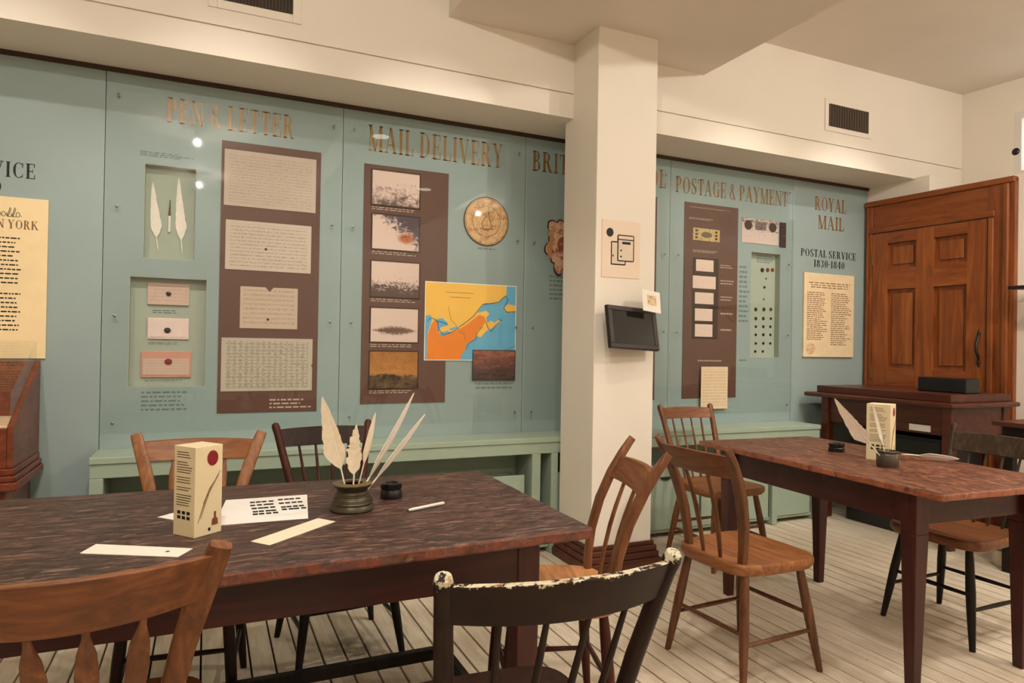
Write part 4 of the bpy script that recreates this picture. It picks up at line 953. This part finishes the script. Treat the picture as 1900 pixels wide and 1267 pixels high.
# ================================================================== DESK by the door
DX, DY0, DY1, DZ = 4.10, 2.60, 3.66, .91
dk = thing('standing_desk', 'red-brown wooden standing desk in front of the pine door', 'desk', (DX+.1, DY0+.1, 0)); dl = Vector(dk.location)
def kp(nm, a, b, mat=DESKW, bevel=.004):
    o = MB().box(a, b).build(nm, mat, dk, bevel=bevel); o.location = -dl; return o
kp('table_top', (DX, DY0, DZ-.03), (4.78, DY1+.06, DZ), bevel=.01)
kp('raised_slab', (DX+.07, DY0+.06, DZ), (4.78, DY1-.0, DZ+.05), bevel=.004)
kp('front_apron', (DX+.08, DY0+.12, DZ-.21), (DX+.10, DY1-.05, DZ-.03)); kp('end_apron', (DX+.12, DY0+.06, DZ-.21), (4.74, DY0+.08, DZ-.03))
kp('back_apron', (4.72, DY0+.12, DZ-.21), (4.74, DY1-.05, DZ-.03)); kp('end_apron', (DX+.12, DY1-.08, DZ-.21), (4.70, DY1-.06, DZ-.03))
for lx in (DX+.06, 4.69):
    for ly in (DY0+.05, DY1-.11): kp('leg', (lx, ly, 0), (lx+.06, ly+.06, DZ-.03), bevel=.006)
X0, z0, X1, z1 = 0, 0, 0, 0
t = tag(MB().box((DX+.072, 2.79, .715), (DX+.079, 2.93, .755)).build('white_card', WHITE), 'small white card fixed to the apron of the standing desk', 'card')
# speaker box on the desk, black case under it, crock on the floor
t = thing('black_box', 'long black box lying on the desk against the door', 'box', (4.45, 2.80, DZ+.05)); 
part('box_body', (-.07, -.10, 0), (.07, .22, .095), BLACK, t, .006); part('front_grille', (-.074, -.09, .01), (-.07, .21, .085), m_plain('black_cloth', srgb(16, 15, 16), .9), t)
t = thing('floor_case', 'black low case on the floor under the standing desk', 'case', (4.40, 3.15, 0))
part('case_body', (-.14, -.30, 0), (.14, .32, .20), BLACK, t, .01); part('lid', (-.145, -.305, .20), (.145, .325, .235), m_plain('charcoal_lid', srgb(34, 36, 36), .5), t, .006)
t = thing('dark_space_block', 'black block added for the shade in the open space below the desk top', 'shade block', (4.46, 3.03, .237)); part('dark_block_body', (-.2, -.27, 0), (.18, .33, .43), BLACK, t, .005)  # added black block stands in for the dark open space under the desk
for k in range(2): part('dark_block_face', (-.206, -.25, .02+k*.205), (-.2, .31, .20+k*.205), m_plain('dark_space_black', srgb(26, 25, 26), .45), t, .003)
t = thing('stoneware_crock', 'pale stoneware crock on the floor behind the dark chair', 'crock', (4.22, 2.34, 0))
MB().lathe([(.075, 0), (.088, .02), (.09, .15), (.08, .17), (.086, .185), (.078, .19), (.074, .17), (.07, .02)], 24).build('crock_body', m_plain('stoneware', srgb(196, 184, 160), .4, .4, var=.08), t, smooth=True)
ringm = MB(); ringm.lathe([(.0905, .10), (.0925, .095), (.0905, .11)], 24, cap=False).build('glaze_band', m_plain('brown_glaze', srgb(110, 86, 60), .35), t, smooth=True)
# side table with papers at the right edge
sd = thing('side_table', 'small dark side table at the right edge with papers on it', 'table', (4.3, 1.85, 0))
part('table_top', (-.26, -.5, .815), (.35, .50, .84), DESKW, sd, .004); part('apron', (-.22, -.46, .69), (.31, .46, .815), EBON, sd)
for lx in (-.22, .26):
    for ly in (-.46, .41): part('leg', (lx, ly, 0), (lx+.05, ly+.05, .69), EBON, sd, .004)
tag(MB().box((4.12, 1.98, .84), (4.4, 2.16, .86)).build('paper_pile', WHITE, bevel=.002), 'small pile of white papers on the dark side table', 'papers')

# ================================================================== TABLES
Z1, Z2 = .735, .745
def wavy(poly, amp, step, seed):
    rr_ = random.Random(seed); out = []
    for (a, b), (c, d) in zip(poly, poly[1:]+poly[:1]):
        L = math.hypot(c-a, d-b); n = max(2, int(L/step)); nx, ny = (d-b)/L, -(c-a)/L
        for k in range(n):
            u = k/n; e = amp*(rr_.random()-.5)*(0 if k == 0 else 1); out.append((a+(c-a)*u+nx*e, b+(d-b)*u+ny*e))
    return out
def tapered(m, cx, cy, w0, w1, z0, z1, straight=.0):
    zs = [(z1, w0), (z1-straight, w0), (z0, w1)] if straight else [(z1, w0), (z0, w1)]
    for (za, wa), (zb, wb) in zip(zs[:-1], zs[1:]):
        m.hexa([(cx-wb, cy-wb, zb), (cx+wb, cy-wb, zb), (cx+wb, cy+wb, zb), (cx-wb, cy+wb, zb)], [(cx-wa, cy-wa, za), (cx+wa, cy-wa, za), (cx+wa, cy+wa, za), (cx-wa, cy+wa, za)])
    return m
t1 = thing('writing_table', 'large dark worn writing table in the foreground', 'table', (-.17, 1.98, 0)); l1 = Vector(t1.location)
def p1(nm, mb, mat, bevel=.003, seg=2):
    o = mb.build(nm, mat, t1, bevel=bevel, seg=seg); o.location = -l1; return o
top = wavy([(-1.32, 1.47), (.952, 1.556), (.968, 2.418), (-1.32, 2.47)], .006, .05, 2)
p1('table_top', MB().prism(top, lambda a, b: (a, b, Z1-.03), lambda a, b: (a, b, Z1)), TOP1, .006)
p1('front_apron', MB().box((-1.1, 1.622, .585), (.765, 1.645, Z1-.03)), MAROON); p1('back_apron', MB().box((-1.1, 2.315, .585), (.765, 2.338, Z1-.03)), MAROON)
p1('end_apron', MB().box((.795, 1.68, .585), (.818, 2.28, Z1-.03)), MAROON); p1('end_apron', MB().box((-1.16, 1.68, .585), (-1.137, 2.28, Z1-.03)), MAROON)
for lx in (-1.13, .793):
    for ly in (1.652, 2.31): p1('leg', tapered(MB(), lx, ly, .033, .027, 0, Z1-.03, .15), MAROONZ, .004)
p1('foot_rail', MB().box((-1.1, 2.295, .095), (.765, 2.325, .135)), EBON); 
for lx in (-1.13, .793): p1('foot_rail', MB().box((lx-.015, 1.68, .095), (lx+.015, 2.283, .135)), EBON)
t2 = thing('writing_table', 'reddish worn table with tapered maroon legs on the right', 'table', (2.645, 2.09, 0), math.radians(-3.2))
top = wavy([(-.365, -.66), (.365, -.66), (.365, .66), (-.365, .66)], .006, .05, 4)
MB().prism(top, lambda a, b: (a, b, Z2-.024), lambda a, b: (a, b, Z2)).build('table_top', TOP2, t2, bevel=.005)
for s_ in (-1, 1):
    MB().box((s_*.285-.011, -.47, .60), (s_*.285+.011, .47, Z2-.024)).build('side_apron', MAROON, t2, bevel=.002)
    MB().box((-.262, s_*.50-.011, .60), (.262, s_*.50+.011, Z2-.024)).build('end_apron', MAROON, t2, bevel=.002)
    for k in (-1, 1): tapered(MB(), s_*.292, k*.50, .032, .018, 0, Z2-.024, .15).build('leg', MAROONZ, t2, bevel=.003)

# ================================================================== CHAIRS
def chair(label, cx, cy, facing, style, wood, seatwood, crestwood=None, railwood=None, legwood=None, tz=.86, sz=.44, bx=.16, by=-.165, tx=.205, ty=-.31, n=4, ch=.075, cdrop=.03, bulge=.04, foot=.20, seed=0, group='wooden side chairs'):
    t = thing('side_chair', label, 'chair', (cx, cy, 0), math.radians(facing-90), group=group)
    crestwood = crestwood or wood; legwood = legwood or wood; pw = 2.1 if style == 'thumb' else 1.25
    def post(sg, z):
        u = (z-sz)/(tz-sz); return Vector((sg*(bx+(tx-bx)*(max(u, 0)**(1.6 if style == 'arrow' else 1.0))), by+(ty-by)*(max(u, 0)**pw), z))
    # seat
    out = []
    for k in range(40):
        a = 2*math.pi*k/40; c, s = math.cos(a), math.sin(a); ex = 2/4.4
        x_ = math.copysign(abs(c)**ex, c); y_ = math.copysign(abs(s)**ex, s)
        out.append((x_*(.205+.018*y_), y_*.205))
    m = MB(); nn = len(out)
    rings = [(.95, sz-.042), (1.0, sz-.026), (1.0, sz-.008), (.975, sz), (.72, sz-.006), (.3, sz-.009)]
    v = [(a*k, b*k, z) for k, z in rings for a, b in out]; f = [tuple(range(nn-1, -1, -1))]
    for i in range(len(rings)-1):
        for k in range(nn): f.append((i*nn+k, i*nn+(k+1) % nn, (i+1)*nn+(k+1) % nn, (i+1)*nn+k))
    f.append(tuple((len(rings)-1)*nn+k for k in range(nn))); m.add(v, f); m.build('seat', seatwood, t, smooth=True)
    # legs and stretchers
    L = {}
    for sx in (-1, 1):
        for sy in (-1, 1):
            a = Vector((sx*.145, sy*.14, sz-.03)); b = Vector((sx*foot, sy*foot, 0)); L[sx, sy] = (a, b)
            MB().tube([a.lerp(b, u) for u in (0, .15, .45, .7, 1)], [.0135, .0165, .019, .0165, .0115], 10).build('leg', legwood, t, smooth=True)
    def at(sx, sy, z): a, b = L[sx, sy]; return a.lerp(b, (a.z-z)/(a.z-b.z))
    for (p, q, z) in (((-1, 1), (1, 1), .215), ((-1, -1), (1, -1), .19), ((-1, -1), (-1, 1), .155), ((1, -1), (1, 1), .155)):
        A, B = at(*p, z), at(*q, z); MB().tube([A, A.lerp(B, .5), B], [.007, .0095, .007], 8).build('stretcher', legwood, t, smooth=True)
    # posts
    for sg in (-1, 1):
        if style == 'rod':
            zs = [sz-.01, sz+.06, sz+.2, tz-.12, tz-.045, tz-.02, tz-.006, tz]; rr_ = [.0125, .016, .0175, .0165, .0155, .0175, .014, .004]
            MB().tube([post(sg, z) for z in zs], rr_, 12).build('back_post', wood, t, smooth=True)
        elif style == 'ball':
            zs = [sz-.01, sz+.06, sz+.2, tz-.05, tz-.04, tz-.025, tz-.008, tz]; rr_ = [.0115, .014, .0145, .012, .010, .017, .015, .004]
            MB().tube([post(sg, z) for z in zs], rr_, 12).build('back_post', wood, t, smooth=True)
        else:
            zs = [sz-.01, sz+.05, sz+.14, sz+.24, tz-.12, tz-.055, tz-.02, tz] if style == 'thumb' else [sz-.01, sz+.05, sz+.14, sz+.24, tz-.12, tz-.05, tz-.015, tz]; w_ = [.014, .016, .019, .022, .021, .0165, .0105, .004] if style == 'thumb' else [.013, .015, .018, .019, .020, .019, .018, .016]
            MB().tube([post(sg, z) for z in zs], [(a*1.12, .0135 if style == 'thumb' else .011) for a in w_], 16, up=(0, 1, 0), sq=.5).build('back_post', wood, t, smooth=True)
    # crest rail
    z1_ = tz-cdrop; z0_ = z1_-ch; N = 18; th = .010
    v = []; f = []
    for i in range(N+1):
        u = -1+2*i/N; bl = -bulge*(1-u*u); hump = .006*(1-u*u)
        for z, off_ in ((z0_+.0, -th), (z0_, th), (z1_+hump, th), (z1_+hump, -th)):
            p = post(1, z); x_ = p.x*u*.985; v.append((x_, p.y+bl+off_, z))
    for i in range(N):
        o = i*4; q = o+4
        f += [(o, o+3, q+3, q), (o+1, q+1, q+2, o+2), (o+3, o+2, q+2, q+3), (o, q, q+1, o+1)]
    f += [(0, 1, 2, 3), (N*4+3, N*4+2, N*4+1, N*4)]
    MB().add(v, f).build('crest_rail', crestwood, t, smooth=True, bevel=.003)
    # spindles
    for k in range(n):
        u = -1+2*(k+1)/(n+1); b = Vector((bx*u*.95, by-.012, sz-.008)); pz = post(1, z0_+.01); e = Vector((pz.x*u*.97, pz.y-bulge*(1-u*u), z0_+.01))
        pts = [b.lerp(e, q) for q in (0, .1, .3, .55, .72, .84, .93, 1)]
        for i, q in enumerate((0, .1, .3, .55, .72, .84, .93, 1)): pts[i].y -= (-.012 if style == 'thumb' else 0)*math.sin(math.pi*q)
        if style == 'arrow': rd = [(.006, .006), (.007, .006), (.012, .006), (.0165, .0055), (.0185, .0055), (.015, .0055), (.0065, .0055), (.006, .0055)]; mb = MB().tube(pts, rd, 10, up=(0, 1, 0))
        elif style == 'thumb': mb = MB().tube(pts, [(a, .0065) for a in (.007, .009, .012, .013, .012, .009, .007, .006)], 10, up=(0, 1, 0))
        else: mb = MB().tube(pts, [.0055, .0065, .0075, .007, .0065, .006, .0055, .005], 8)
        mb.build('spindle', wood, t, smooth=True)
    return t
chair('honey-brown arrow-back chair at the near left of the foreground table', -.20, 1.555, 90, 'arrow', OAK, OAKX, OAKX, tz=.874, ty=-.31, tx=.228, bx=.135, n=4, ch=.088, cdrop=.016, bulge=.08)
chair('dark painted chair with chipped pale top edge in the foreground', .575, 1.295, 86, 'rod', CHIP, DARK, CHIP, legwood=DARK, tz=.862, tx=.212, n=4, ch=.072, cdrop=.022, bulge=.05)
chair('light brown arrow-back chair across the table behind the tall pen box', -.055, 2.55, -97, 'arrow', TANW, TANX, TANX, foot=.18, legwood=DARK, tz=.862, tx=.222, bx=.12, n=3, ch=.07, cdrop=.028, bulge=.03)
chair('dark reddish chair across the table behind the feather pot', .50, 2.75, -85, 'rod', DARKRED, DARK, DARK, legwood=EBON, tz=.872, tx=.205, bx=.115, n=4, ch=.07, cdrop=.03, bulge=.02)
chair('pale-seated thumb-back chair beside the right end of the foreground table', 1.035, 1.955, 163, 'thumb', OAK, PINE, OAKX, legwood=DARKRED, tz=.895, tx=.185, ty=-.33, foot=.175, n=2, ch=.07, cdrop=.065, bulge=.02)
chair('brown thumb-back chair with a broad seat facing the right-hand table', 1.935, 2.04, 3, 'thumb', WALN, TANX, WALNX, tz=.87, bx=.14, by=-.15, tx=.19, ty=-.28, n=2, ch=.085, cdrop=.03, bulge=.03)
chair('reddish rod-back chair standing against the green bench behind the right-hand table', 2.725, 3.08, -90, 'rod', OAK, TANX, OAKX, tz=.872, tx=.195, n=4, ch=.06, cdrop=.025, bulge=.02)
chair('grey-brown ball-top chair with black legs at the far right', 3.07, 1.93, 180, 'ball', GREYBR, OAKX, GREYBR, legwood=EBON, tz=.872, n=4, ch=.085, cdrop=.04, bulge=.02)

# ================================================================== THINGS ON THE FOREGROUND TABLE
CARD = m_plain('cream_carton', srgb(226, 210, 172), .55, .25, var=.03)
def pen_box(label, loc, rz, w_, h_, z, faded=False):
    t = thing('pen_box', label, 'box', loc, rz, group='pen boxes on the tables'); b = w_
    part('carton', (0, 0, 0), (b, b, h_), CARD, t, .0015)
    # face y=0 (turns right towards the viewer): wax seal, pen drawing; face x=0 (turns left): text
    s = MB().lathe([(.0165, 0), (.0165, .0012), (.012, .002)], 20); s.v = [(b*.62+q[0]*.95, -q[2], h_*.86+q[1]*1.15) for q in s.v]; s.build('red_seal', WAXR, t)
    LN = m_plain('sepia_drawing', srgb(120, 92, 56), .6, .2, var=0)
    m = MB(); m.tube([(b*.12, -.0003, h_*.16), (b*.40, -.0003, h_*.42), (b*.9, -.0003, h_*.70)], [.0006, .002, .0007], 5).tube([(b*.30, -.0003, h_*.36), (b*.55, -.0003, h_*.52), (b*.86, -.0003, h_*.66)], [.0005, .003, .0005], 5)
    m.tube([(b*.22, -.0003, h_*.2), (b*.5, -.0003, h_*.46)], .0006, 4); m.build('pen_drawing', LN, t)
    m = MB(); m.prism([(b*.62, h_*.10), (b*.86, h_*.10), (b*.84, h_*.17), (b*.78, h_*.18), (b*.78, h_*.25), (b*.70, h_*.25), (b*.70, h_*.18), (b*.64, h_*.17)], lambda a, c: (a, 0, c), lambda a, c: (a, -.0006, c)); m.build('ink_bottle_drawing', m_plain('red_brown_print', srgb(120, 66, 46), .6), t)
    part('black_mark', (b*.5, -.0006, h_*.045), (b*.58, 0, h_*.08), INK, t)
    m = MB(); rr_ = random.Random(3); z_ = h_*.93
    while z_ > h_*.34:
        y0 = b*.14; y1 = b*(.62+.25*rr_.random()); m.box((-.0005, b-y1, z_), (0, b-y0, z_+.0016)); z_ -= h_*.028*(1 if rr_.random() > .18 else 2)
    m.build('printed_text', GREYBR, t, kind='stuff')
    m = MB()
    for k in range(6):
        kx, kz = k % 3, k//3; m.box((-.0006, b*(.22+.22*kx), h_*(.19+.055*kz)), (0, b*(.36+.22*kx), h_*(.225+.055*kz)))
    m.build('icon_rows', INK, t, kind='stuff')
    return t
pen_box('tall cream pen box with red seal on the foreground table', (-.021, 1.816, Z1), math.radians(38), .079, .222, Z1)
pen_box('tall cream pen box with red seal on the right-hand table', (2.692, 1.975, Z2), math.radians(24), .095, .245, Z2)
PEWT = m_plain('old_pewter', srgb(84, 78, 62), .42, .5, .75, var=.18, scale=50)
t = thing('pewter_inkpot', 'flared pewter pot holding feathers on the foreground table', 'pot', (.392, 1.975, Z1))
MB().lathe([(.060, 0), (.063, .004), (.062, .012), (.058, .018), (.059, .022), (.052, .038), (.048, .046), (.0485, .05), (.043, .056), (.046, .064), (.054, .070), (.055, .073), (.050, .074), (.040, .066), (.036, .03), (.001, .02)], 32).build('pot_body', PEWT, t, smooth=True)
for zr, rr_ in ((.024, .059), (.034, .0548), (.044, .050)): MB().lathe([(rr_-.001, zr-.002), (rr_+.0012, zr), (rr_-.001, zr+.002)], 32, cap=False).build('band', PEWT, t, smooth=True)
MB().lathe([(.050, .0735), (.057, .075), (.057, .078), (.030, .079), (.030, .0735)], 32, cap=False).build('rim', m_plain('tarnished_brass', srgb(128, 108, 74), .45, .5, .6, var=.2, scale=60), t, smooth=True)
def tabquill(label, base, top, width, bend, spin, seed, mat=FEATHER, bare=.3, ragged=.12, group='feathers in the pewter pot'):
    b, e = Vector(base), Vector(top); d = e-b; L = d.length; z = d.normalized()
    toc = (Vector((0, 0, EYE))-(b+e)/2).normalized(); x = toc.cross(z).normalized(); y = z.cross(x)
    Mx = Matrix((x, y, z)).transposed().to_4x4() @ Matrix.Rotation(math.radians(spin), 4, 'Z') @ Matrix.Rotation(-math.atan2(bend, L), 4, 'Y')
    return quill('quill', label, b, L, width, bend, Mx, group, seed, mat, IVORY, bare, ragged)
PB = (.392, 1.975, Z1+.03)
tabquill('broad cream feather leaning farthest left in the pewter pot', (.378, 1.965, Z1+.028), (.301, 1.97, 1.066), .066, .012, 0, 11, bare=.30)
tabquill('short ragged cream feather upright in the pewter pot', (.388, 1.955, Z1+.028), (.396, 1.95, .985), .058, .004, 8, 12, bare=.34, ragged=.45)
tabquill('narrow tan feather behind the ragged one in the pewter pot', (.402, 1.985, Z1+.028), (.458, 1.985, 1.013), .026, .01, 60, 13, bare=.4)
tabquill('longest curved white feather leaning right in the pewter pot', (.402, 1.972, Z1+.028), (.568, 1.97, 1.068), .030, .055, 68, 14, FEATHERW, bare=.2)
tabquill('thin white feather leaning lowest to the right in the pewter pot', (.408, 1.962, Z1+.028), (.602, 1.96, 1.007), .026, .03, 70, 15, FEATHERW, bare=.25)
def inkwell(label, loc, r_, h_, lid=True):
    t = thing('ink_bottle', label, 'ink bottle', loc, group='black ink bottles')
    MB().lathe([(r_, 0), (r_*1.03, h_*.1), (r_*1.03, h_*.45), (r_*.92, h_*.55), (r_*.92, h_*.6)], 24).build('bottle_body', BLACK, t, smooth=True)
    MB().lathe([(r_*.95, h_*.6), (r_*1.0, h_*.65), (r_*1.0, h_*.95), (r_*.9, h_), (r_*.6, h_), (r_*.55, h_*.85)], 24).build('cap', m_plain('glossy_black', srgb(16, 15, 16), .2, .5), t, smooth=True)
    return t
inkwell('round black ink bottle beside the pewter pot', (.535, 2.085, Z1), .033, .048)
inkwell('small black ink bottle at the far end of the right-hand table', (2.715, 2.265, Z2), .035, .040)
a, b = Vector((.536, 1.889, Z1+.0052)), Vector((.661, 1.94, Z1+.0052)); t = thing('white_pen', 'white pen lying on the foreground table', 'pen', a)
MB().tube([(0, 0, 0), (b-a)*.1, (b-a)*.97, b-a], [.003, .005, .005, .003], 10).build('barrel', WHTMET, t, smooth=True); MB().tube([-(b-a)*.05, (b-a)*.01], [.001, .003], 8).build('tip', BLACK, t)
def flat(name, label, cat, pts, mat, z, th=.0012, group=None):
    return tag(MB().prism(pts, lambda p, q: (p, q, z), lambda p, q: (p, q, z+th)).build(name, mat), label, cat, group)
flat('paper_strip', 'cream paper bookmark strip near the middle of the foreground table', 'paper strip', [(.104, 1.742), (.143, 1.694), (.324, 1.855), (.286, 1.906)], m_print('bookmark_print_a', srgb(232, 222, 196), srgb(170, 160, 130), 5, .60, .7), Z1, group='paper strips')
o = thing('paper_strip', 'cream paper strip with a small dark dot at the left of the table', 'paper strip', (-.14, 1.76, Z1), group='paper strips')
MB().prism([(-.113, .021), (.089, -.086), (.118, -.03), (-.09, .087)], lambda p, q: (p, q, 0), lambda p, q: (p, q, .0012)).build('strip', IVORY, o)
s = MB().lathe([(.005, .0012), (.004, .0016)], 10); s.v = [(p+.066, q-.035, r_) for p, q, r_ in s.v]; s.build('dark_dot', INK, o)
o = thing('printed_sheet', 'white printed sheet with dark script samples beside the pen box', 'sheet', (.16, 2.06, Z1))
MB().prism([(-.135, -.135), (.101, -.145), (.137, .153), (-.10, .16)], lambda p, q: (p, q, 0), lambda p, q: (p, q, .001)).build('sheet', WHITE, o)
m = MB(); rr_ = random.Random(9)
for cxx, ys in ((-.005, (.09, .05, .01, -.03, -.06)), (.075, (.10, .05, .0, -.03))):
    for y_ in ys:
        for k in range(4):
            x_ = cxx-.03+k*.017+rr_.uniform(-.002, .002); m.prism([(x_, y_), (x_+.014, y_), (x_+.014, y_+.018), (x_, y_+.018)], lambda p, q: (p, q, .001), lambda p, q: (p, q, .0014))
m.build('script_samples', INK, o, kind='stuff')
flat('printed_sheet', 'corner of a second white sheet peeking out left of the pen box', 'sheet', [(-.115, 2.07), (-.04, 1.985), (.03, 2.05), (-.045, 2.135)], WHITE, Z1, .001)

# ================================================================== THINGS ON THE RIGHT-HAND TABLE
t = thing('quill_pot', 'small smoky glass pot holding two feathers on the right-hand table', 'pot', (2.575, 1.90, Z2))
MB().lathe([(.040, 0), (.042, .004), (.042, .05), (.038, .056), (.042, .062), (.038, .064), (.033, .055), (.036, .01), (.001, .008)], 28).build('pot_body', m_plain('smoky_glass', srgb(66, 58, 48), .2, .6, 0, var=.15), t, smooth=True)
MB().lathe([(.0415, .060), (.0425, .064), (.0395, .066)], 28, cap=False).build('rim', PEWT, t, smooth=True)
tabquill('broad white feather leaning left out of the glass pot', (2.566, 1.905, Z2+.02), (2.262, 1.90, 1.033), .062, -.015, 0, 21, FEATHERW, bare=.3, group='feathers on the right-hand table')
tabquill('thin feather standing in front of the right-hand pen box', (2.57, 1.90, Z2+.02), (2.48, 1.90, 1.008), .016, .01, 60, 22, FEATHERW, bare=.3, group='feathers on the right-hand table')
Mq = Matrix(((.72, 0, .70, 0), (.70, 0, -.72, 0), (0, 1, 0, 0), (0, 0, 0, 1)))
Mq = Matrix(((.707, 0, .707, 0), (.707, 0, -.707, 0), (0, 1, 0, 0), (0, 0, 0, 1)))
quill('quill', 'white feather lying flat on the right-hand table', (2.80, 2.0, Z2+.024), .22, .05, .01, Mq @ Matrix.Rotation(math.radians(-38), 4, 'Z'), 'feathers on the right-hand table', 23, FEATHERW, IVORY, .3)

# ================================================================== DISPLAY CASE at the left edge
dc = thing('display_case', 'mahogany display case with slanted glass lid at the left edge', 'display case', (-1.15, 3.5, 0)); dl = Vector(dc.location)
def cp(nm, mb, mat, bevel=.004):
    o = mb.build(nm, mat, dc, bevel=bevel); o.location = -dl; return o
cx0, cx1, cy0, cy1 = -1.62, -.705, 3.30, 3.765
cp('base_cabinet', MB().box((cx0+.03, cy0+.03, 0.0), (cx1-.03, cy1, .60)), CASEW)
cp('plinth_moulding', MB().box((cx0-.01, cy0-.02, .60), (cx1+.02, cy1, .635)).box((cx0, cy0-.01, .635), (cx1+.012, cy1, .66)).box((cx0+.01, cy0, .66), (cx1+.004, cy1, .69)), CASEW, .006)
for xa, xb in ((cx1-.022, cx1), (cx0, cx0+.022)):
    m = MB(); m.hexa([(xa, cy0, .69), (xb, cy0, .69), (xb, cy1, .69), (xa, cy1, .69)], [(xa, cy0, .862), (xb, cy0, .862), (xb, cy1, 1.113), (xa, cy1, 1.113)]); cp('side_panel', m, CASEW)
cp('front_panel', MB().box((cx0+.022, cy0, .69), (cx1-.022, cy0+.022, .852)), CASEW); cp('back_panel', MB().box((cx0+.022, cy1-.02, .69), (cx1-.022, cy1, 1.113)), CASEW)
cp('display_floor', MB().box((cx0+.022, cy0+.022, .845), (cx1-.022, cy1-.02, .86)), m_plain('pale_lining', srgb(236, 204, 170), .7, .2))
cp('glass_front', MB().box((cx0+.01, cy0+.002, .862), (cx1-.012, cy0+.006, .995)), ACRYL, 0)
cp('glass_lid', MB().hexa([(cx0+.01, cy0+.002, .995), (cx1-.012, cy0+.002, .995), (cx1-.012, cy1-.02, 1.20), (cx0+.01, cy1-.02, 1.20)], [(cx0+.01, cy0+.002, .999), (cx1-.012, cy0+.002, .999), (cx1-.012, cy1-.02, 1.204), (cx0+.01, cy1-.02, 1.204)]), ACRYL, 0)
cp('glass_side', MB().hexa([(cx1-.016, cy0+.006, .866), (cx1-.012, cy0+.006, .866), (cx1-.012, cy1-.02, 1.11), (cx1-.016, cy1-.02, 1.11)], [(cx1-.016, cy0+.006, .994), (cx1-.012, cy0+.006, .994), (cx1-.012, cy1-.02, 1.198), (cx1-.016, cy1-.02, 1.198)]), ACRYL, 0)
flat('open_letter', 'white letter lying inside the glass display case', 'letter', [(-1.25, 3.52), (-.86, 3.52), (-.86, 3.66), (-1.25, 3.66)], WHITE, .861)

# ================================================================== small pieces go below the part that carries them
def under(child, par):
    child.location = Vector(child.location)-Vector(par.location); child.parent = par
NEST = {'acrylic_cover': ('clear_sheet', ('screw',)), 'exhibit_panel': ('board', ('niche', 'title_lettering', 'black_lettering', 'year_lettering', 'small_print', 'niche_caption')),
        'wall_tablet': ('case', ('bezel', 'screen')), 'pewter_inkpot': ('pot_body', ('band', 'rim')), 'quill_pot': ('pot_body', ('rim',)), 'storage_bin': ('front_board', ('cup_handle',)),
        'pen_box': ('carton', ('red_seal', 'pen_drawing', 'ink_bottle_drawing', 'black_mark', 'printed_text', 'icon_rows')), 'printed_map': ('map_sheet', ('sea', 'yellow_land', 'island', 'orange_land', 'lake', 'coastline')),
        'information_sign': ('sign_board', ('brown_lettering', 'script_lettering', 'body_text')), 'notice_plate': ('plate', ('round_symbol', 'device_symbol', 'device_symbol_outline', 'button_symbol', 'symbol_line', 'symbol_text')),
        'sealed_letter': ('letter_body', ('flap', 'wax_seal')), 'proclamation_poster': ('poster_board', ('headline_text', 'column_text', 'red_stamp_mark')), 'old_letter': ('sheet', ('wax_seal', 'dark_mark'))}
for o in list(col.objects):
    k = o.name.split('.')[0]
    if o.parent is None and k in NEST:
        pn, cn = NEST[k]; ch = list(o.children); par = next(c for c in ch if c.name.split('.')[0] == pn)
        for c in ch:
            if c.name.split('.')[0] in cn: under(c, par)
